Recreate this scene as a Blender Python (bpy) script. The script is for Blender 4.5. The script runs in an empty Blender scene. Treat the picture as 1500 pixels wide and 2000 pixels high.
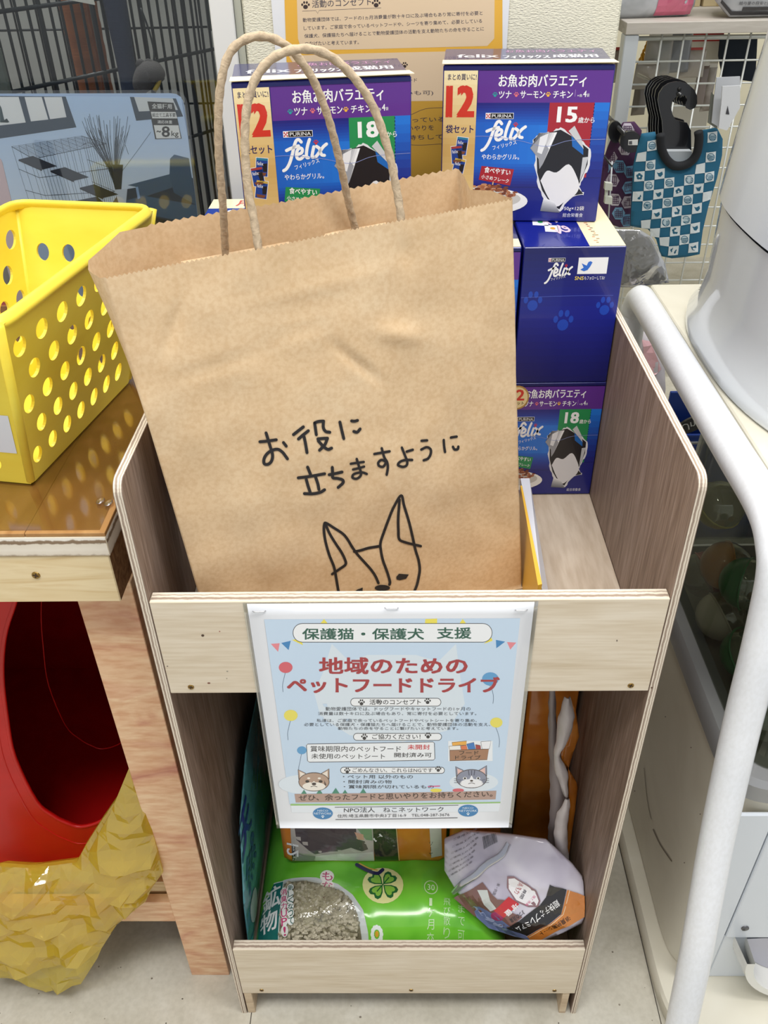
import bpy, bmesh, math, random
from mathutils import Vector as V, Matrix, noise
random.seed(7)
SC = bpy.context.scene
COL = SC.collection

# ---------------------------------------------------------------- camera
CAM = (-.0070, -.4731, 1.0896); PITCH, YAW, ROLL, FPX = .6308, -.0205, -.0208, 1670.24
def cam_axes():
    cp, sp = math.cos(PITCH), math.sin(PITCH); cy, sy = math.cos(YAW), math.sin(YAW)
    f = V((sy*cp, cy*cp, -sp)); r = V((cy, -sy, 0)); u = r.cross(f)
    cr, sr = math.cos(ROLL), math.sin(ROLL)
    return r*cr+u*sr, u*cr-r*sr, f
CR, CU, CF = cam_axes(); CP = V(CAM)
cd = bpy.data.cameras.new('camera'); co = bpy.data.objects.new('camera', cd); COL.objects.link(co)
cd.sensor_fit = 'VERTICAL'; cd.sensor_height = 24; cd.lens = 24*FPX/2000; cd.clip_start = .02
M = Matrix((CR, CU, -CF)).transposed().to_4x4(); M.translation = CP
co.matrix_world = M
SC.camera = co

# ---------------------------------------------------------------- world, lamps, exposure
w = bpy.data.worlds.new('room_light'); SC.world = w; w.use_nodes = True
w.node_tree.nodes['Background'].inputs[0].default_value = (.93, .96, 1, 1)
w.node_tree.nodes['Background'].inputs[1].default_value = .62
def lamp(name, loc, rot, sx, sy, e, col=(1, .98, .95)):
    d = bpy.data.lights.new(name, 'AREA'); d.shape = 'RECTANGLE'; d.size = sx; d.size_y = sy; d.energy = e; d.color = col
    o = bpy.data.objects.new(name, d); COL.objects.link(o); o.location = loc; o.rotation_euler = rot
lamp('overhead_light', (-.5, -.7, 2.5), (0, 0, 0), 1.2, .3, 26)
lamp('overhead_light', (.7, -.4, 2.5), (0, 0, 0), 1.2, .3, 20)
lamp('overhead_light', (.1, .15, 2.5), (0, 0, 0), 1.2, .3, 12)
lamp('overhead_light', (.9, 1.3, 2.5), (0, 0, 0), 1.2, .3, 20)
lamp('overhead_light', (-.6, .85, 2.45), (0, 0, 0), .9, .3, 34)  # added fill lamp, brightens the dark cat room behind the window
SC.view_settings.view_transform = 'Standard'; SC.view_settings.look = 'None'
SC.view_settings.exposure = 0; SC.view_settings.gamma = 1; SC.view_settings.use_curve_mapping = False

# ---------------------------------------------------------------- helpers
def lin(c): return c/12.92 if c <= .04045 else ((c+.055)/1.055)**2.4
def H(s): s = s.lstrip('#'); return tuple(lin(int(s[i:i+2], 16)/255) for i in (0, 2, 4))+(1,)
MATS = {}
def mat(col, rough=.5, metal=0, coat=0, spec=.5, bump=0, bscale=300, alpha=1):
    key = (col, rough, metal, coat, spec, bump, bscale, alpha)
    if key in MATS: return MATS[key]
    m = bpy.data.materials.new('paint_'+col.strip('#')); m.use_nodes = True; b = m.node_tree.nodes['Principled BSDF']
    b.inputs['Base Color'].default_value = H(col); b.inputs['Roughness'].default_value = rough
    b.inputs['Metallic'].default_value = metal; b.inputs['Coat Weight'].default_value = coat
    b.inputs['Specular IOR Level'].default_value = spec
    if bump:
        n, l = m.node_tree.nodes, m.node_tree.links
        tc = n.new('ShaderNodeTexCoord'); t = n.new('ShaderNodeTexNoise'); t.inputs['Scale'].default_value = bscale
        t.inputs['Detail'].default_value = 4
        bp = n.new('ShaderNodeBump'); bp.inputs['Strength'].default_value = bump; bp.inputs['Distance'].default_value = .002
        l.new(tc.outputs['Object'], t.inputs[0]); l.new(t.outputs[0], bp.inputs['Height']); l.new(bp.outputs[0], b.inputs['Normal'])
    MATS[key] = m; return m
def ramp(n, stops):
    r = n.new('ShaderNodeValToRGB'); e = r.color_ramp.elements
    while len(e) < len(stops): e.new(.5)
    for k, (p, c) in enumerate(stops): e[k].position = p; e[k].color = H(c)
    return r
def grain(name, stops, scale=(8, 8, 8), nscale=6, rough=.6, bump=.1, dist=1.5, detail=8, fine=None, spec=.35, coat=0):
    m = bpy.data.materials.new(name); m.use_nodes = True; n, l = m.node_tree.nodes, m.node_tree.links
    b = n['Principled BSDF']; b.inputs['Roughness'].default_value = rough; b.inputs['Specular IOR Level'].default_value = spec
    b.inputs['Coat Weight'].default_value = coat; b.inputs['Coat Roughness'].default_value = .12
    tc = n.new('ShaderNodeTexCoord'); mp = n.new('ShaderNodeMapping'); mp.inputs['Scale'].default_value = scale
    t = n.new('ShaderNodeTexNoise'); t.inputs['Scale'].default_value = nscale; t.inputs['Detail'].default_value = detail; t.inputs['Distortion'].default_value = dist
    r = ramp(n, stops)
    l.new(tc.outputs['Object'], mp.inputs[0]); l.new(mp.outputs[0], t.inputs[0]); l.new(t.outputs[0], r.inputs[0])
    out = r.outputs[0]
    if fine:
        mp2 = n.new('ShaderNodeMapping'); mp2.inputs['Scale'].default_value = fine[0]
        t2 = n.new('ShaderNodeTexNoise'); t2.inputs['Scale'].default_value = fine[1]; t2.inputs['Detail'].default_value = 6
        r2 = ramp(n, [(.35, fine[2]), (.62, '#ffffff')])
        mx = n.new('ShaderNodeMix'); mx.data_type = 'RGBA'; mx.blend_type = 'MULTIPLY'; mx.inputs[0].default_value = fine[3]
        l.new(tc.outputs['Object'], mp2.inputs[0]); l.new(mp2.outputs[0], t2.inputs[0]); l.new(t2.outputs[0], r2.inputs[0])
        l.new(out, mx.inputs[6]); l.new(r2.outputs[0], mx.inputs[7]); out = mx.outputs[2]
    l.new(out, b.inputs['Base Color'])
    bp = n.new('ShaderNodeBump'); bp.inputs['Strength'].default_value = bump; bp.inputs['Distance'].default_value = .002
    l.new(t.outputs[0], bp.inputs['Height']); l.new(bp.outputs[0], b.inputs['Normal'])
    return m
def plies(name, axis, x0, period, stops):
    """plywood edge: layers counted along one axis of the board"""
    m = bpy.data.materials.new(name); m.use_nodes = True; n, l = m.node_tree.nodes, m.node_tree.links
    b = n['Principled BSDF']; b.inputs['Roughness'].default_value = .8; b.inputs['Specular IOR Level'].default_value = .2
    tc = n.new('ShaderNodeTexCoord'); sp = n.new('ShaderNodeSeparateXYZ'); l.new(tc.outputs['Object'], sp.inputs[0])
    a = n.new('ShaderNodeMath'); a.operation = 'SUBTRACT'; a.inputs[1].default_value = x0; l.new(sp.outputs['xyz'.index(axis)], a.inputs[0])
    d = n.new('ShaderNodeMath'); d.operation = 'DIVIDE'; d.inputs[1].default_value = period; l.new(a.outputs[0], d.inputs[0])
    t = n.new('ShaderNodeTexNoise'); t.inputs['Scale'].default_value = 160; t.inputs['Detail'].default_value = 5; l.new(tc.outputs['Object'], t.inputs[0])
    e = n.new('ShaderNodeMath'); e.operation = 'MULTIPLY_ADD'; e.inputs[1].default_value = .22; l.new(t.outputs[0], e.inputs[0]); l.new(d.outputs[0], e.inputs[2])
    s = n.new('ShaderNodeMath'); s.operation = 'SUBTRACT'; s.inputs[1].default_value = .11; l.new(e.outputs[0], s.inputs[0])
    r = ramp(n, stops); l.new(s.outputs[0], r.inputs[0]); l.new(r.outputs[0], b.inputs['Base Color'])
    return m
def clear(name, tint='#ffffff', gloss=.12, rough=.05, wave=0, solid=0, body='#ffffff', wscale=40):
    """clear or tinted plastic: lets light through, adds a reflection and a share of solid colour"""
    m = bpy.data.materials.new(name); m.use_nodes = True; n, l = m.node_tree.nodes, m.node_tree.links
    for x in list(n):
        if x.type != 'OUTPUT_MATERIAL': n.remove(x)
    o = [x for x in n if x.type == 'OUTPUT_MATERIAL'][0]
    tr = n.new('ShaderNodeBsdfTransparent'); tr.inputs[0].default_value = H(tint)
    gl = n.new('ShaderNodeBsdfGlossy'); gl.inputs['Roughness'].default_value = rough
    mx = n.new('ShaderNodeMixShader')
    fr = n.new('ShaderNodeLayerWeight'); fr.inputs[0].default_value = .3
    ad = n.new('ShaderNodeMath'); ad.operation = 'MULTIPLY_ADD'; ad.inputs[1].default_value = .5; ad.inputs[2].default_value = gloss; ad.use_clamp = True
    l.new(fr.outputs['Fresnel'], ad.inputs[0]); l.new(ad.outputs[0], mx.inputs[0])
    base = tr.outputs[0]
    if solid:
        df = n.new('ShaderNodeBsdfDiffuse'); df.inputs[0].default_value = H(body)
        tl = n.new('ShaderNodeBsdfTranslucent'); tl.inputs[0].default_value = H(body)
        m1 = n.new('ShaderNodeMixShader'); m1.inputs[0].default_value = .5; l.new(df.outputs[0], m1.inputs[1]); l.new(tl.outputs[0], m1.inputs[2])
        m2 = n.new('ShaderNodeMixShader'); m2.inputs[0].default_value = solid; l.new(tr.outputs[0], m2.inputs[1]); l.new(m1.outputs[0], m2.inputs[2]); base = m2.outputs[0]
    l.new(base, mx.inputs[1]); l.new(gl.outputs[0], mx.inputs[2]); l.new(mx.outputs[0], o.inputs[0])
    if wave:
        tc = n.new('ShaderNodeTexCoord'); t = n.new('ShaderNodeTexNoise'); t.inputs['Scale'].default_value = wscale
        bp = n.new('ShaderNodeBump'); bp.inputs['Strength'].default_value = wave; bp.inputs['Distance'].default_value = .004
        l.new(tc.outputs['Object'], t.inputs[0]); l.new(t.outputs[0], bp.inputs['Height']); l.new(bp.outputs[0], gl.inputs['Normal'])
    return m

def world_of(o):
    m = o.matrix_basis.copy()
    return world_of(o.parent) @ o.matrix_parent_inverse @ m if o.parent else m
def link(o, parent=None):
    COL.objects.link(o)
    if parent is not None:
        o.parent = parent; o.matrix_parent_inverse = world_of(parent).inverted()
    return o
def mk(name, verts, faces, mats, parent=None, smooth=False, mi=None, label=None):
    me = bpy.data.meshes.new(name); me.from_pydata([tuple(v) for v in verts], [], faces)
    for m in (mats if isinstance(mats, (list, tuple)) else [mats]): me.materials.append(m)
    if mi: me.polygons.foreach_set('material_index', mi)
    if smooth: me.polygons.foreach_set('use_smooth', [True]*len(me.polygons))
    me.update()
    o = link(bpy.data.objects.new(name, me), parent)
    if label: o['label'] = label
    return o
def frombm(name, bm, mats, parent=None, smooth=False, label=None):
    me = bpy.data.meshes.new(name); bmesh.ops.recalc_face_normals(bm, faces=bm.faces); bm.to_mesh(me); bm.free()
    for m in (mats if isinstance(mats, (list, tuple)) else [mats]): me.materials.append(m)
    if smooth: me.polygons.foreach_set('use_smooth', [True]*len(me.polygons))
    o = link(bpy.data.objects.new(name, me), parent)
    if label: o['label'] = label
    return o
def thing(name, label, cat, loc, group=None):
    o = bpy.data.objects.new(name, None); o.empty_display_size = .02; COL.objects.link(o); o.location = loc
    o['label'] = label; o['category'] = cat
    if group: o['group'] = group
    return o
def tag(o, label, cat, group=None):
    o['label'] = label; o['category'] = cat
    if group: o['group'] = group
    return o
def struct(o): o['kind'] = 'structure'; return o
def bbox(name, x0, x1, y0, y1, z0, z1, mats, parent=None, bev=0, fn=None, mif=None, seg=1, label=None):
    bm = bmesh.new(); vs = [bm.verts.new((x, y, z)) for x in (x0, x1) for y in (y0, y1) for z in (z0, z1)]
    for f in ((0, 1, 3, 2), (4, 6, 7, 5), (0, 4, 5, 1), (2, 3, 7, 6), (0, 2, 6, 4), (1, 5, 7, 3)): bm.faces.new([vs[i] for i in f])
    bmesh.ops.recalc_face_normals(bm, faces=bm.faces)
    if mif:
        for f in bm.faces: f.material_index = mif(f.normal)
    if bev: bmesh.ops.bevel(bm, geom=bm.edges[:], offset=bev, segments=seg, affect='EDGES', profile=.5)
    if fn:
        for v in bm.verts: v.co = fn(v.co)
    return frombm(name, bm, mats, parent, label=label)
def catmull(pts, n):
    P = [V(p) for p in pts]; P = [P[0]*2-P[1]]+P+[P[-1]*2-P[-2]]; out = []
    for i in range(1, len(P)-2):
        a, b, c, d = P[i-1:i+3]
        for k in range(n):
            t = k/n; out.append(.5*((2*b)+(c-a)*t+(2*a-5*b+4*c-d)*t*t+(3*b-a-3*c+d)*t**3))
    out.append(P[-2]); return out
def tube(name, pts, r, m, parent=None, seg=10, smooth=True, sub=0, prof=None, cap=True, closed=False, label=None):
    P = catmull(pts, sub) if sub else [V(p) for p in pts]
    n = len(P); vs = []; fs = []; up = None; L = 0
    for i, p in enumerate(P):
        if closed: t = (P[(i+1) % n]-P[i-1]).normalized()
        else: t = (P[min(i+1, n-1)]-P[max(i-1, 0)]).normalized()
        if up is None: up = t.orthogonal().normalized()
        up = (up-t*up.dot(t)).normalized(); sd = t.cross(up)
        if i: L += (P[i]-P[i-1]).length
        rr = r(i/(n-1)) if callable(r) else r
        for k in range(seg):
            a = 2*math.pi*k/seg; q = rr*(prof(a, L) if prof else 1)
            vs.append(p+up*math.cos(a)*q+sd*math.sin(a)*q)
    for i in range(n if closed else n-1):
        for k in range(seg):
            j = (i+1) % n; fs.append((i*seg+k, i*seg+(k+1) % seg, j*seg+(k+1) % seg, j*seg+k))
    if cap and not closed: fs += [tuple(range(seg))[::-1], tuple(range((n-1)*seg, n*seg))]
    return mk(name, vs, fs, m, parent, smooth, label=label)
def ray(px, py): return CF+CR*((px-750)/FPX)-CU*((py-1000)/FPX)
def at(px, py, ax, val):
    d = ray(px, py); i = 'xyz'.index(ax); return CP+d*((val-CP[i])/d[i])
def plane(O, a, b):
    """frame of a flat face: surface function and the reading of a photograph point on it"""
    O, a, b = V(O), V(a).normalized(), V(b).normalized(); n = a.cross(b)
    if n.dot(CP-O) < 0: n = -n
    def fn(u, v, h=0): return O+a*u+b*v+n*h
    def rd(px, py):
        d = ray(px, py); P = CP+d*((O-CP).dot(n)/d.dot(n))-O; return (P.dot(a), P.dot(b))
    return fn, rd
GL = {}
def glyphs(s, bold=0):
    k = (s, bold)
    if k not in GL:
        cu = bpy.data.curves.new('t', 'FONT'); cu.body = s; cu.resolution_u = 2; cu.offset = bold
        o = bpy.data.objects.new('t', cu); me = bpy.data.meshes.new_from_object(o)
        vs = [(v.co.x, v.co.y) for v in me.vertices]; fs = [tuple(p.vertices) for p in me.polygons]
        bpy.data.objects.remove(o); bpy.data.curves.remove(cu); bpy.data.meshes.remove(me)
        x0 = min(v[0] for v in vs); x1 = max(v[0] for v in vs); y0 = min(v[1] for v in vs); y1 = max(v[1] for v in vs)
        GL[k] = ([((x-x0)/(x1-x0), (y-y0)/(y1-y0)) for x, y in vs], fs)
    return GL[k]
class Print:
    """flat print on a face; rd turns drawing coordinates into face coordinates"""
    def __init__(s, name, parent, fn, rd=None, grid=0, rough=.35, coat=0, base=.0002, step=.00006):
        s.name, s.parent, s.fn, s.grid, s.rough, s.coat, s.base, s.step = name, parent, fn, grid, rough, coat, base, step
        s.rd = rd or (lambda x, y: (x, y)); s.vs = []; s.fs = []; s.mi = []; s.cols = []; s.clip = None
    def ci(s, c):
        if c not in s.cols: s.cols.append(c)
        return s.cols.index(c)
    def add(s, pts, faces, c, lay):
        if s.clip:
            a, b, c0, d = s.clip; pts = [(min(max(u, a), b), min(max(v, c0), d)) for u, v in pts]
        k = s.ci(c)
        if s.grid:
            bm = bmesh.new(); vv = [bm.verts.new((u, v, 0)) for u, v in pts]
            for f in faces:
                try: bm.faces.new([vv[i] for i in f])
                except ValueError: pass
            us = [p[0] for p in pts]; ws = [p[1] for p in pts]
            for ax, lo, hi in ((0, min(us), max(us)), (1, min(ws), max(ws))):
                q = math.floor(lo/s.grid)+1
                while q*s.grid < hi:
                    co_ = [0, 0, 0]; co_[ax] = q*s.grid; no = [0, 0, 0]; no[ax] = 1
                    bmesh.ops.bisect_plane(bm, geom=bm.verts[:]+bm.edges[:]+bm.faces[:], plane_co=co_, plane_no=no); q += 1
            bm.verts.index_update(); pts = [(v.co.x, v.co.y) for v in bm.verts]; faces = [[v.index for v in f.verts] for f in bm.faces]; bm.free()
        n = len(s.vs); s.vs += [s.fn(u, v, s.base+s.step*lay) for u, v in pts]
        s.fs += [tuple(i+n for i in f) for f in faces]; s.mi += [k]*len(faces)
    def poly(s, pts, c, lay=1): s.add([s.rd(*p) for p in pts], [tuple(range(len(pts)))], c, lay)
    def rect(s, x0, y0, x1, y1, c, lay=1): s.poly([(x0, y0), (x1, y0), (x1, y1), (x0, y1)], c, lay)
    def ell(s, x, y, rx, ry, c, lay=1, n=24, a0=0, a1=360): s.poly([(x+rx*math.cos(math.radians(a0+(a1-a0)*k/n)), y+ry*math.sin(math.radians(a0+(a1-a0)*k/n))) for k in range(n)], c, lay)
    def line(s, pts, wd, c, lay=2, smooth=4, closed=False):
        P = [V((p[0], p[1], 0)) for p in pts]
        if closed: P.append(P[0])
        if smooth and len(P) > 2: P = catmull(P, smooth)
        L, R = [], []
        for i, p in enumerate(P):
            t = (P[min(i+1, len(P)-1)]-P[max(i-1, 0)]); t = t.normalized() if t.length > 1e-9 else V((1, 0, 0)); q = V((-t.y, t.x, 0))*(wd/2)
            L.append(p+q); R.append(p-q)
        n = len(P); pts2 = [s.rd(p.x, p.y) for p in L]+[s.rd(p.x, p.y) for p in R]
        s.add(pts2, [(i, i+1, n+i+1, n+i) for i in range(n-1)], c, lay)
        if not closed and wd > 0:
            for q in (P[0], P[-1]): s.ell(q.x, q.y, wd/2, wd/2, c, lay+.3, 10)
    def tl(s, t, xa, ya, xb, yb, h, c, lay=2, bold=0, shear=0):
        if bold > .012:
            L0 = math.hypot(xb-xa, yb-ya); q = bold*h*.9
            for k, (i, j) in enumerate(((-1, -.6), (1, -.6), (-1, .6), (1, .6), (0, 0))):
                ux, uy = (xb-xa)/L0, (yb-ya)/L0; ox, oy = ux*i*q-uy*j*q, uy*i*q+ux*j*q
                s.tl(t, xa+ox, ya+oy, xb+ox, yb+oy, h, c, lay+k*.05, 0, shear)
            return
        g, f = glyphs(t, bold); dx, dy = xb-xa, yb-ya; L = math.hypot(dx, dy); px, py = dy/L*h, -dx/L*h
        s.add([s.rd(xa+dx*(x+shear*y)+px*y, ya+dy*(x+shear*y)+py*y) for x, y in g], f, c, lay)
    def tb(s, t, x0, y0, x1, y1, c, lay=2, bold=0, shear=0):
        if t in '1!':
            m_ = (x0+x1)/2; x0, x1 = m_-(x1-x0)*.2, m_+(x1-x0)*.2
        s.tl(t, x0, y1, x1, y1, y1-y0, c, lay, bold, shear)
    def grad(s, q, c0, c1, n=10, lay=1):
        """quad a b c d, colour from edge ab to edge dc"""
        a, b, c, d = [V((x, y, 0)) for x, y in q]; A, B = [[int(k[i:i+2], 16) for i in (1, 3, 5)] for k in (c0, c1)]
        for i in range(n):
            t0, t1, tm = i/n, (i+1)/n, i/max(1, n-1); col = '#%02x%02x%02x' % tuple(round(A[k]*(1-tm)+B[k]*tm) for k in range(3))
            P = [a.lerp(d, t0), b.lerp(c, t0), b.lerp(c, t1), a.lerp(d, t1)]; s.poly([(p.x, p.y) for p in P], col, lay)
    def paw(s, x, y, r, c, lay=2):
        s.ell(x, y+r*.35, r*.55, r*.5, c, lay, 12)
        for dx, dy in ((-.75, -.15), (-.3, -.65), (.3, -.65), (.75, -.15)): s.ell(x+dx*r, y+dy*r, r*.24, r*.32, c, lay, 8)
    def build(s, label=None):
        return mk(s.name, s.vs, s.fs, [mat(c, s.rough, coat=s.coat) for c in s.cols], s.parent, mi=s.mi, label=label)
def zoom(rd, ox, oy, k): return lambda x, y: rd(ox+x/k, oy+y/k)
def sheet_holes(name, W, Hh, holes, thick, fn, m, parent, rad=.0, outline=None):
    """a real plate with real holes: 2-D curve fill with thickness, then placed by fn(u,v,h)"""
    cu = bpy.data.curves.new('t', 'CURVE'); cu.dimensions = '2D'; cu.fill_mode = 'BOTH'; cu.extrude = thick/2
    def sp(pts):
        q = cu.splines.new('POLY'); q.points.add(len(pts)-1); q.use_cyclic_u = True
        for i, p in enumerate(pts): q.points[i].co = (p[0], p[1], 0, 1)
    sp(outline or [(0, 0), (W, 0), (W, Hh), (0, Hh)])
    for (x, y, rx, ry) in holes: sp([(x+rx*math.cos(2*math.pi*k/20), y+ry*math.sin(2*math.pi*k/20)) for k in range(20)])
    o = bpy.data.objects.new('t', cu); me = bpy.data.meshes.new_from_object(o)
    vs = [fn(v.co.x, v.co.y, v.co.z) for v in me.vertices]; fs = [tuple(p.vertices) for p in me.polygons]
    bpy.data.objects.remove(o); bpy.data.curves.remove(cu); bpy.data.meshes.remove(me)
    return mk(name, vs, fs, m, parent)
def nz(p, s, seed=0): return noise.noise(V(p)*s+V((seed, seed*1.7, -seed)))
def ridge(p, s, seed=0): return 1-abs(noise.noise(V(p)*s+V((seed, -seed, seed*.3))))*2.2

# ---------------------------------------------------------------- shared materials
VEN = grain('walnut_veneer', [(.2, '#7b685a'), (.5, '#937f71'), (.8, '#a8958a')], (16, 16, 1.2), 7, .55, .06, 1.0, fine=((60, 60, 3), 8, '#9a887a', .5))
POP = grain('pale_poplar', [(.2, '#d2c2a8'), (.5, '#dfd2bc'), (.8, '#e9decb')], (1.0, 6, 7), 4, .6, .03, 1.4, fine=((3, 40, 50), 7, '#d9ccb6', .35))
SHB = grain('shelf_board_veneer', [(.2, '#b8a793'), (.5, '#c4b4a1'), (.8, '#cfc1b0')], (5, 1.2, 5), 4, .6, .02, 1.5, fine=((20, 3, 20), 8, '#c6b8a8', .4))
PLYS = [(0, '#e8ddca'), (.2, '#e2d6c2'), (.27, '#a39080'), (.42, '#9a8878'), (.5, '#ddd0bc'), (.62, '#e4d9c7'), (.7, '#a08c7c'), (.8, '#d8ccb8'), (1, '#e8dfd0')]

# ================================================================ SETTING
FLM = grain('beige_floor_sheet', [(.3, '#b9b4a4'), (.5, '#c7c2b3'), (.7, '#d0ccbf')], (3, 3, 3), 5, .4, .03, .6, fine=((1, 1, 1), 160, '#a8a192', .15))
fl = struct(bbox('floor', -2.2, 2.6, -1.2, 2.6, -.05, -.0015, mat('#55504a', .8)))
def floor_tile(x0, x1, y0, y1): bbox('floor_tile', x0, x1, y0, y1, -.0015, 0, FLM, fl)
XS = [-2.2, -1.06, -.1885, .2985, 1.17, 2.6]; YS = [-1.2, -.82, .093, 1.0, 2.6]
for i in range(len(XS)-1):
    if i < 2:
        for a, b in ((-1.2, -.45), (-.45, .62), (.62, 2.6)): floor_tile(XS[i]+.0006, XS[i+1]-.0006, a+.0006, b-.0006)
        continue
    if i == 2:
        for a, b in ((-1.2, -.45), (-.45, .90), (.90, 2.6)): floor_tile(XS[i]+.0006, XS[i+1]-.0006, a+.0006, b-.0006)
        continue
    for j in range(len(YS)-1): floor_tile(XS[i]+.0006, XS[i+1]-.0006, YS[j]+.0006, YS[j+1]-.0006)
SPK = Print('floor_specks', fl, lambda u, v, h: V((u, v, h)), base=.0001)
for k in range(150):
    x, y = random.uniform(-.55, .6), random.uniform(-.1, .35); r = random.choice([.0006, .0009, .0012, .0022 if k % 9 == 0 else .0007])
    SPK.ell(x, y, r*random.uniform(.7, 1.4), r, random.choice(['#7a7266', '#8a8172', '#5d564c']), 1, 8)
SPK.build()['kind'] = 'stuff'
def wallpaper():
    m = mat('#dcd8c4', .85, spec=.2).copy(); m.name = 'woven_wallpaper'; n, l = m.node_tree.nodes, m.node_tree.links
    tc = n.new('ShaderNodeTexCoord'); mp = n.new('ShaderNodeMapping'); mp.inputs['Scale'].default_value = (1, 1, 2.6)
    t = n.new('ShaderNodeTexNoise'); t.inputs['Scale'].default_value = 330; t.inputs['Detail'].default_value = 2
    bp = n.new('ShaderNodeBump'); bp.inputs['Strength'].default_value = .7; bp.inputs['Distance'].default_value = .0014
    l.new(tc.outputs['Object'], mp.inputs[0]); l.new(mp.outputs[0], t.inputs[0]); l.new(t.outputs[0], bp.inputs['Height']); l.new(bp.outputs[0], n['Principled BSDF'].inputs['Normal'])
    return m
YW = .455
struct(bbox('wall_back', -.150, .2065, YW, .60, 0, 2.6, wallpaper(), bev=.002))
struct(bbox('wall_far', -2.2, 2.6, 2.55, 2.6, 0, 2.6, mat('#e6dfc4', .9)))
struct(bbox('wall_left', -2.2, -2.15, -1.2, 2.6, 0, 2.6, mat('#d5d2c8', .9)))
# window of the cat room: white frame, acrylic pane, grey room behind
struct(bbox('trim_1', -.1795, -.1575, YW-.006, .52, 0, 2.6, mat('#d9d9d6', .5), bev=.001))
struct(bbox('trim_2', -.1570, -.1505, YW-.001, .55, 0, 2.6, mat('#a8a99a', .7)))
win = struct(bbox('window_1', -1.4, -.1800, YW+.012, YW+.015, .70, 2.4, clear('acrylic_pane', '#f1f4f4', .02, .02)))
struct(bbox('wall_window_sill', -1.4, -.1800, YW+.001, YW+.05, 0, .695, mat('#8b1f22', .6)))
struct(bbox('wall_cat_room', -1.6, -.10, 1.30, 1.33, 0, 2.6, mat('#9fa0a0', .8)))
struct(bbox('wall_cat_room_side', -.13, -.10, .56, 1.30, 0, 2.6, mat('#aaa99a', .8)))
struct(bbox('baseboard_cat_room', -1.6, -.131, 1.26, 1.299, 0, .62, mat('#7d1d20', .6)))

# ================================================================ DISPLAY SHELF
HI, T = .19355, .0065; ZB, DEP = .7695, .435
Z1T, Z1B, Z2T, Z2B = .6626, .5631, .1500, .0501
ZS, ZL = .5740, .0660
shelf = thing('display_shelf', 'pale plywood donation shelf with walnut inner sides and two front rails', 'shelf', (0, .2, 0))
def side(sx):
    x0, x1 = sx*HI, sx*(HI+T); r = .010
    prof = [(0, 0)]+[(r-r*math.cos(math.radians(a)), ZB-r+r*math.sin(math.radians(a))) for a in range(0, 91, 15)]+[(DEP, ZB), (DEP, 0)]
    vs = [V((x0, y, z)) for y, z in prof]+[V((x1, y, z)) for y, z in prof]; n = len(prof)
    fs = [tuple(range(n)), tuple(range(n, 2*n))[::-1]]+[(i, (i+1) % n, n+(i+1) % n, n+i) for i in range(n)]
    bm = bmesh.new(); vv = [bm.verts.new(v) for v in vs]
    for k, f in enumerate(fs): ff = bm.faces.new([vv[i] for i in f]); ff.material_index = 0 if k < 2 else 1
    bmesh.ops.bevel(bm, geom=[e for e in bm.edges if len({f.material_index for f in e.link_faces}) == 2], offset=.0005, segments=1, affect='EDGES')
    return frombm('side_panel', bm, [VEN, plies('ply_edge_side', 'x', min(x0, x1), T, PLYS)], shelf)
side(-1); side(1)
RY = .0115
def rail(z0, z1, nm):
    o = bbox('front_rail', -HI+.0003, HI-.0003, 0, RY, z0, z1, [POP, plies('ply_edge_rail', 'y', 0, RY, PLYS)], shelf, .0006, mif=lambda n: 1 if abs(n.z) > .5 else 0)
    return o
rail(Z1B, Z1T, 'u'); rail(Z2B, Z2T, 'l')
bbox('shelf_board', -HI+.0004, HI-.0004, RY+.0004, DEP-.002, Z1B, ZS, SHB, shelf, .0004)
bbox('shelf_board', -HI+.0004, HI-.0004, RY+.0004, DEP-.002, Z2B+.004, ZL, SHB, shelf, .0004)
bbox('back_board', -HI+.0004, HI-.0004, DEP-.0015, DEP+.004, Z2B, .60, SHB, shelf, .0004)
BLK = grain('block_wood', [(.3, '#b9a083'), (.7, '#d8c5a8')], (3, 3, 12), 6, .7, .05)
for sx in (-1, 1):
    a, b = sorted((sx*(HI-.001), sx*(HI-.010)));  a2, b2 = (a, b) if sx < 0 else (a-.004, b-.005)
    bbox('leg_block', a2, b2, .0005, .022, 0, Z2B-.0004, BLK, shelf, .0006)
screw0 = None
def screw(px, py, par, y=-.0001, s=1):
    global screw0
    p = at(px, py, 'y', y)
    if screw0 is None:
        bm = bmesh.new(); bmesh.ops.create_cone(bm, cap_ends=True, segments=16, radius1=.0030, radius2=.0027, depth=.0008, matrix=Matrix.Rotation(math.pi/2, 4, 'X'))
        for rz in (.3, 1.87):
            g = bmesh.ops.create_cube(bm, size=1, matrix=Matrix.Rotation(rz, 4, 'Y') @ Matrix.Diagonal((.0040, .0010, .0008, 1)))
            for v in g['verts']: v.co.y -= .0002
            for f in {f for v in g['verts'] for f in v.link_faces}: f.material_index = 1
        screw0 = bpy.data.meshes.new('screw'); bm.to_mesh(screw0); bm.free()
        screw0.materials.append(mat('#9a7f4a', .35, 1)); screw0.materials.append(mat('#3a2512', .6))
    o = bpy.data.objects.new('screw', screw0); o.location = p; o.scale = (s, 1, s); COL.objects.link(o)
    o.parent = par; o.matrix_parent_inverse = world_of(par).inverted()
for p in ((373, 1342), (1232, 1339), (511, 1934), (803, 1934), (1083, 1935)): screw(*p, shelf, s=.9)
KN = Print('wood_marks', shelf, lambda u, v, h: V((u, -h, v)), lambda x, y: tuple(at(x, y, 'y', 0)[k] for k in (0, 2)), base=.0001)
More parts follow.
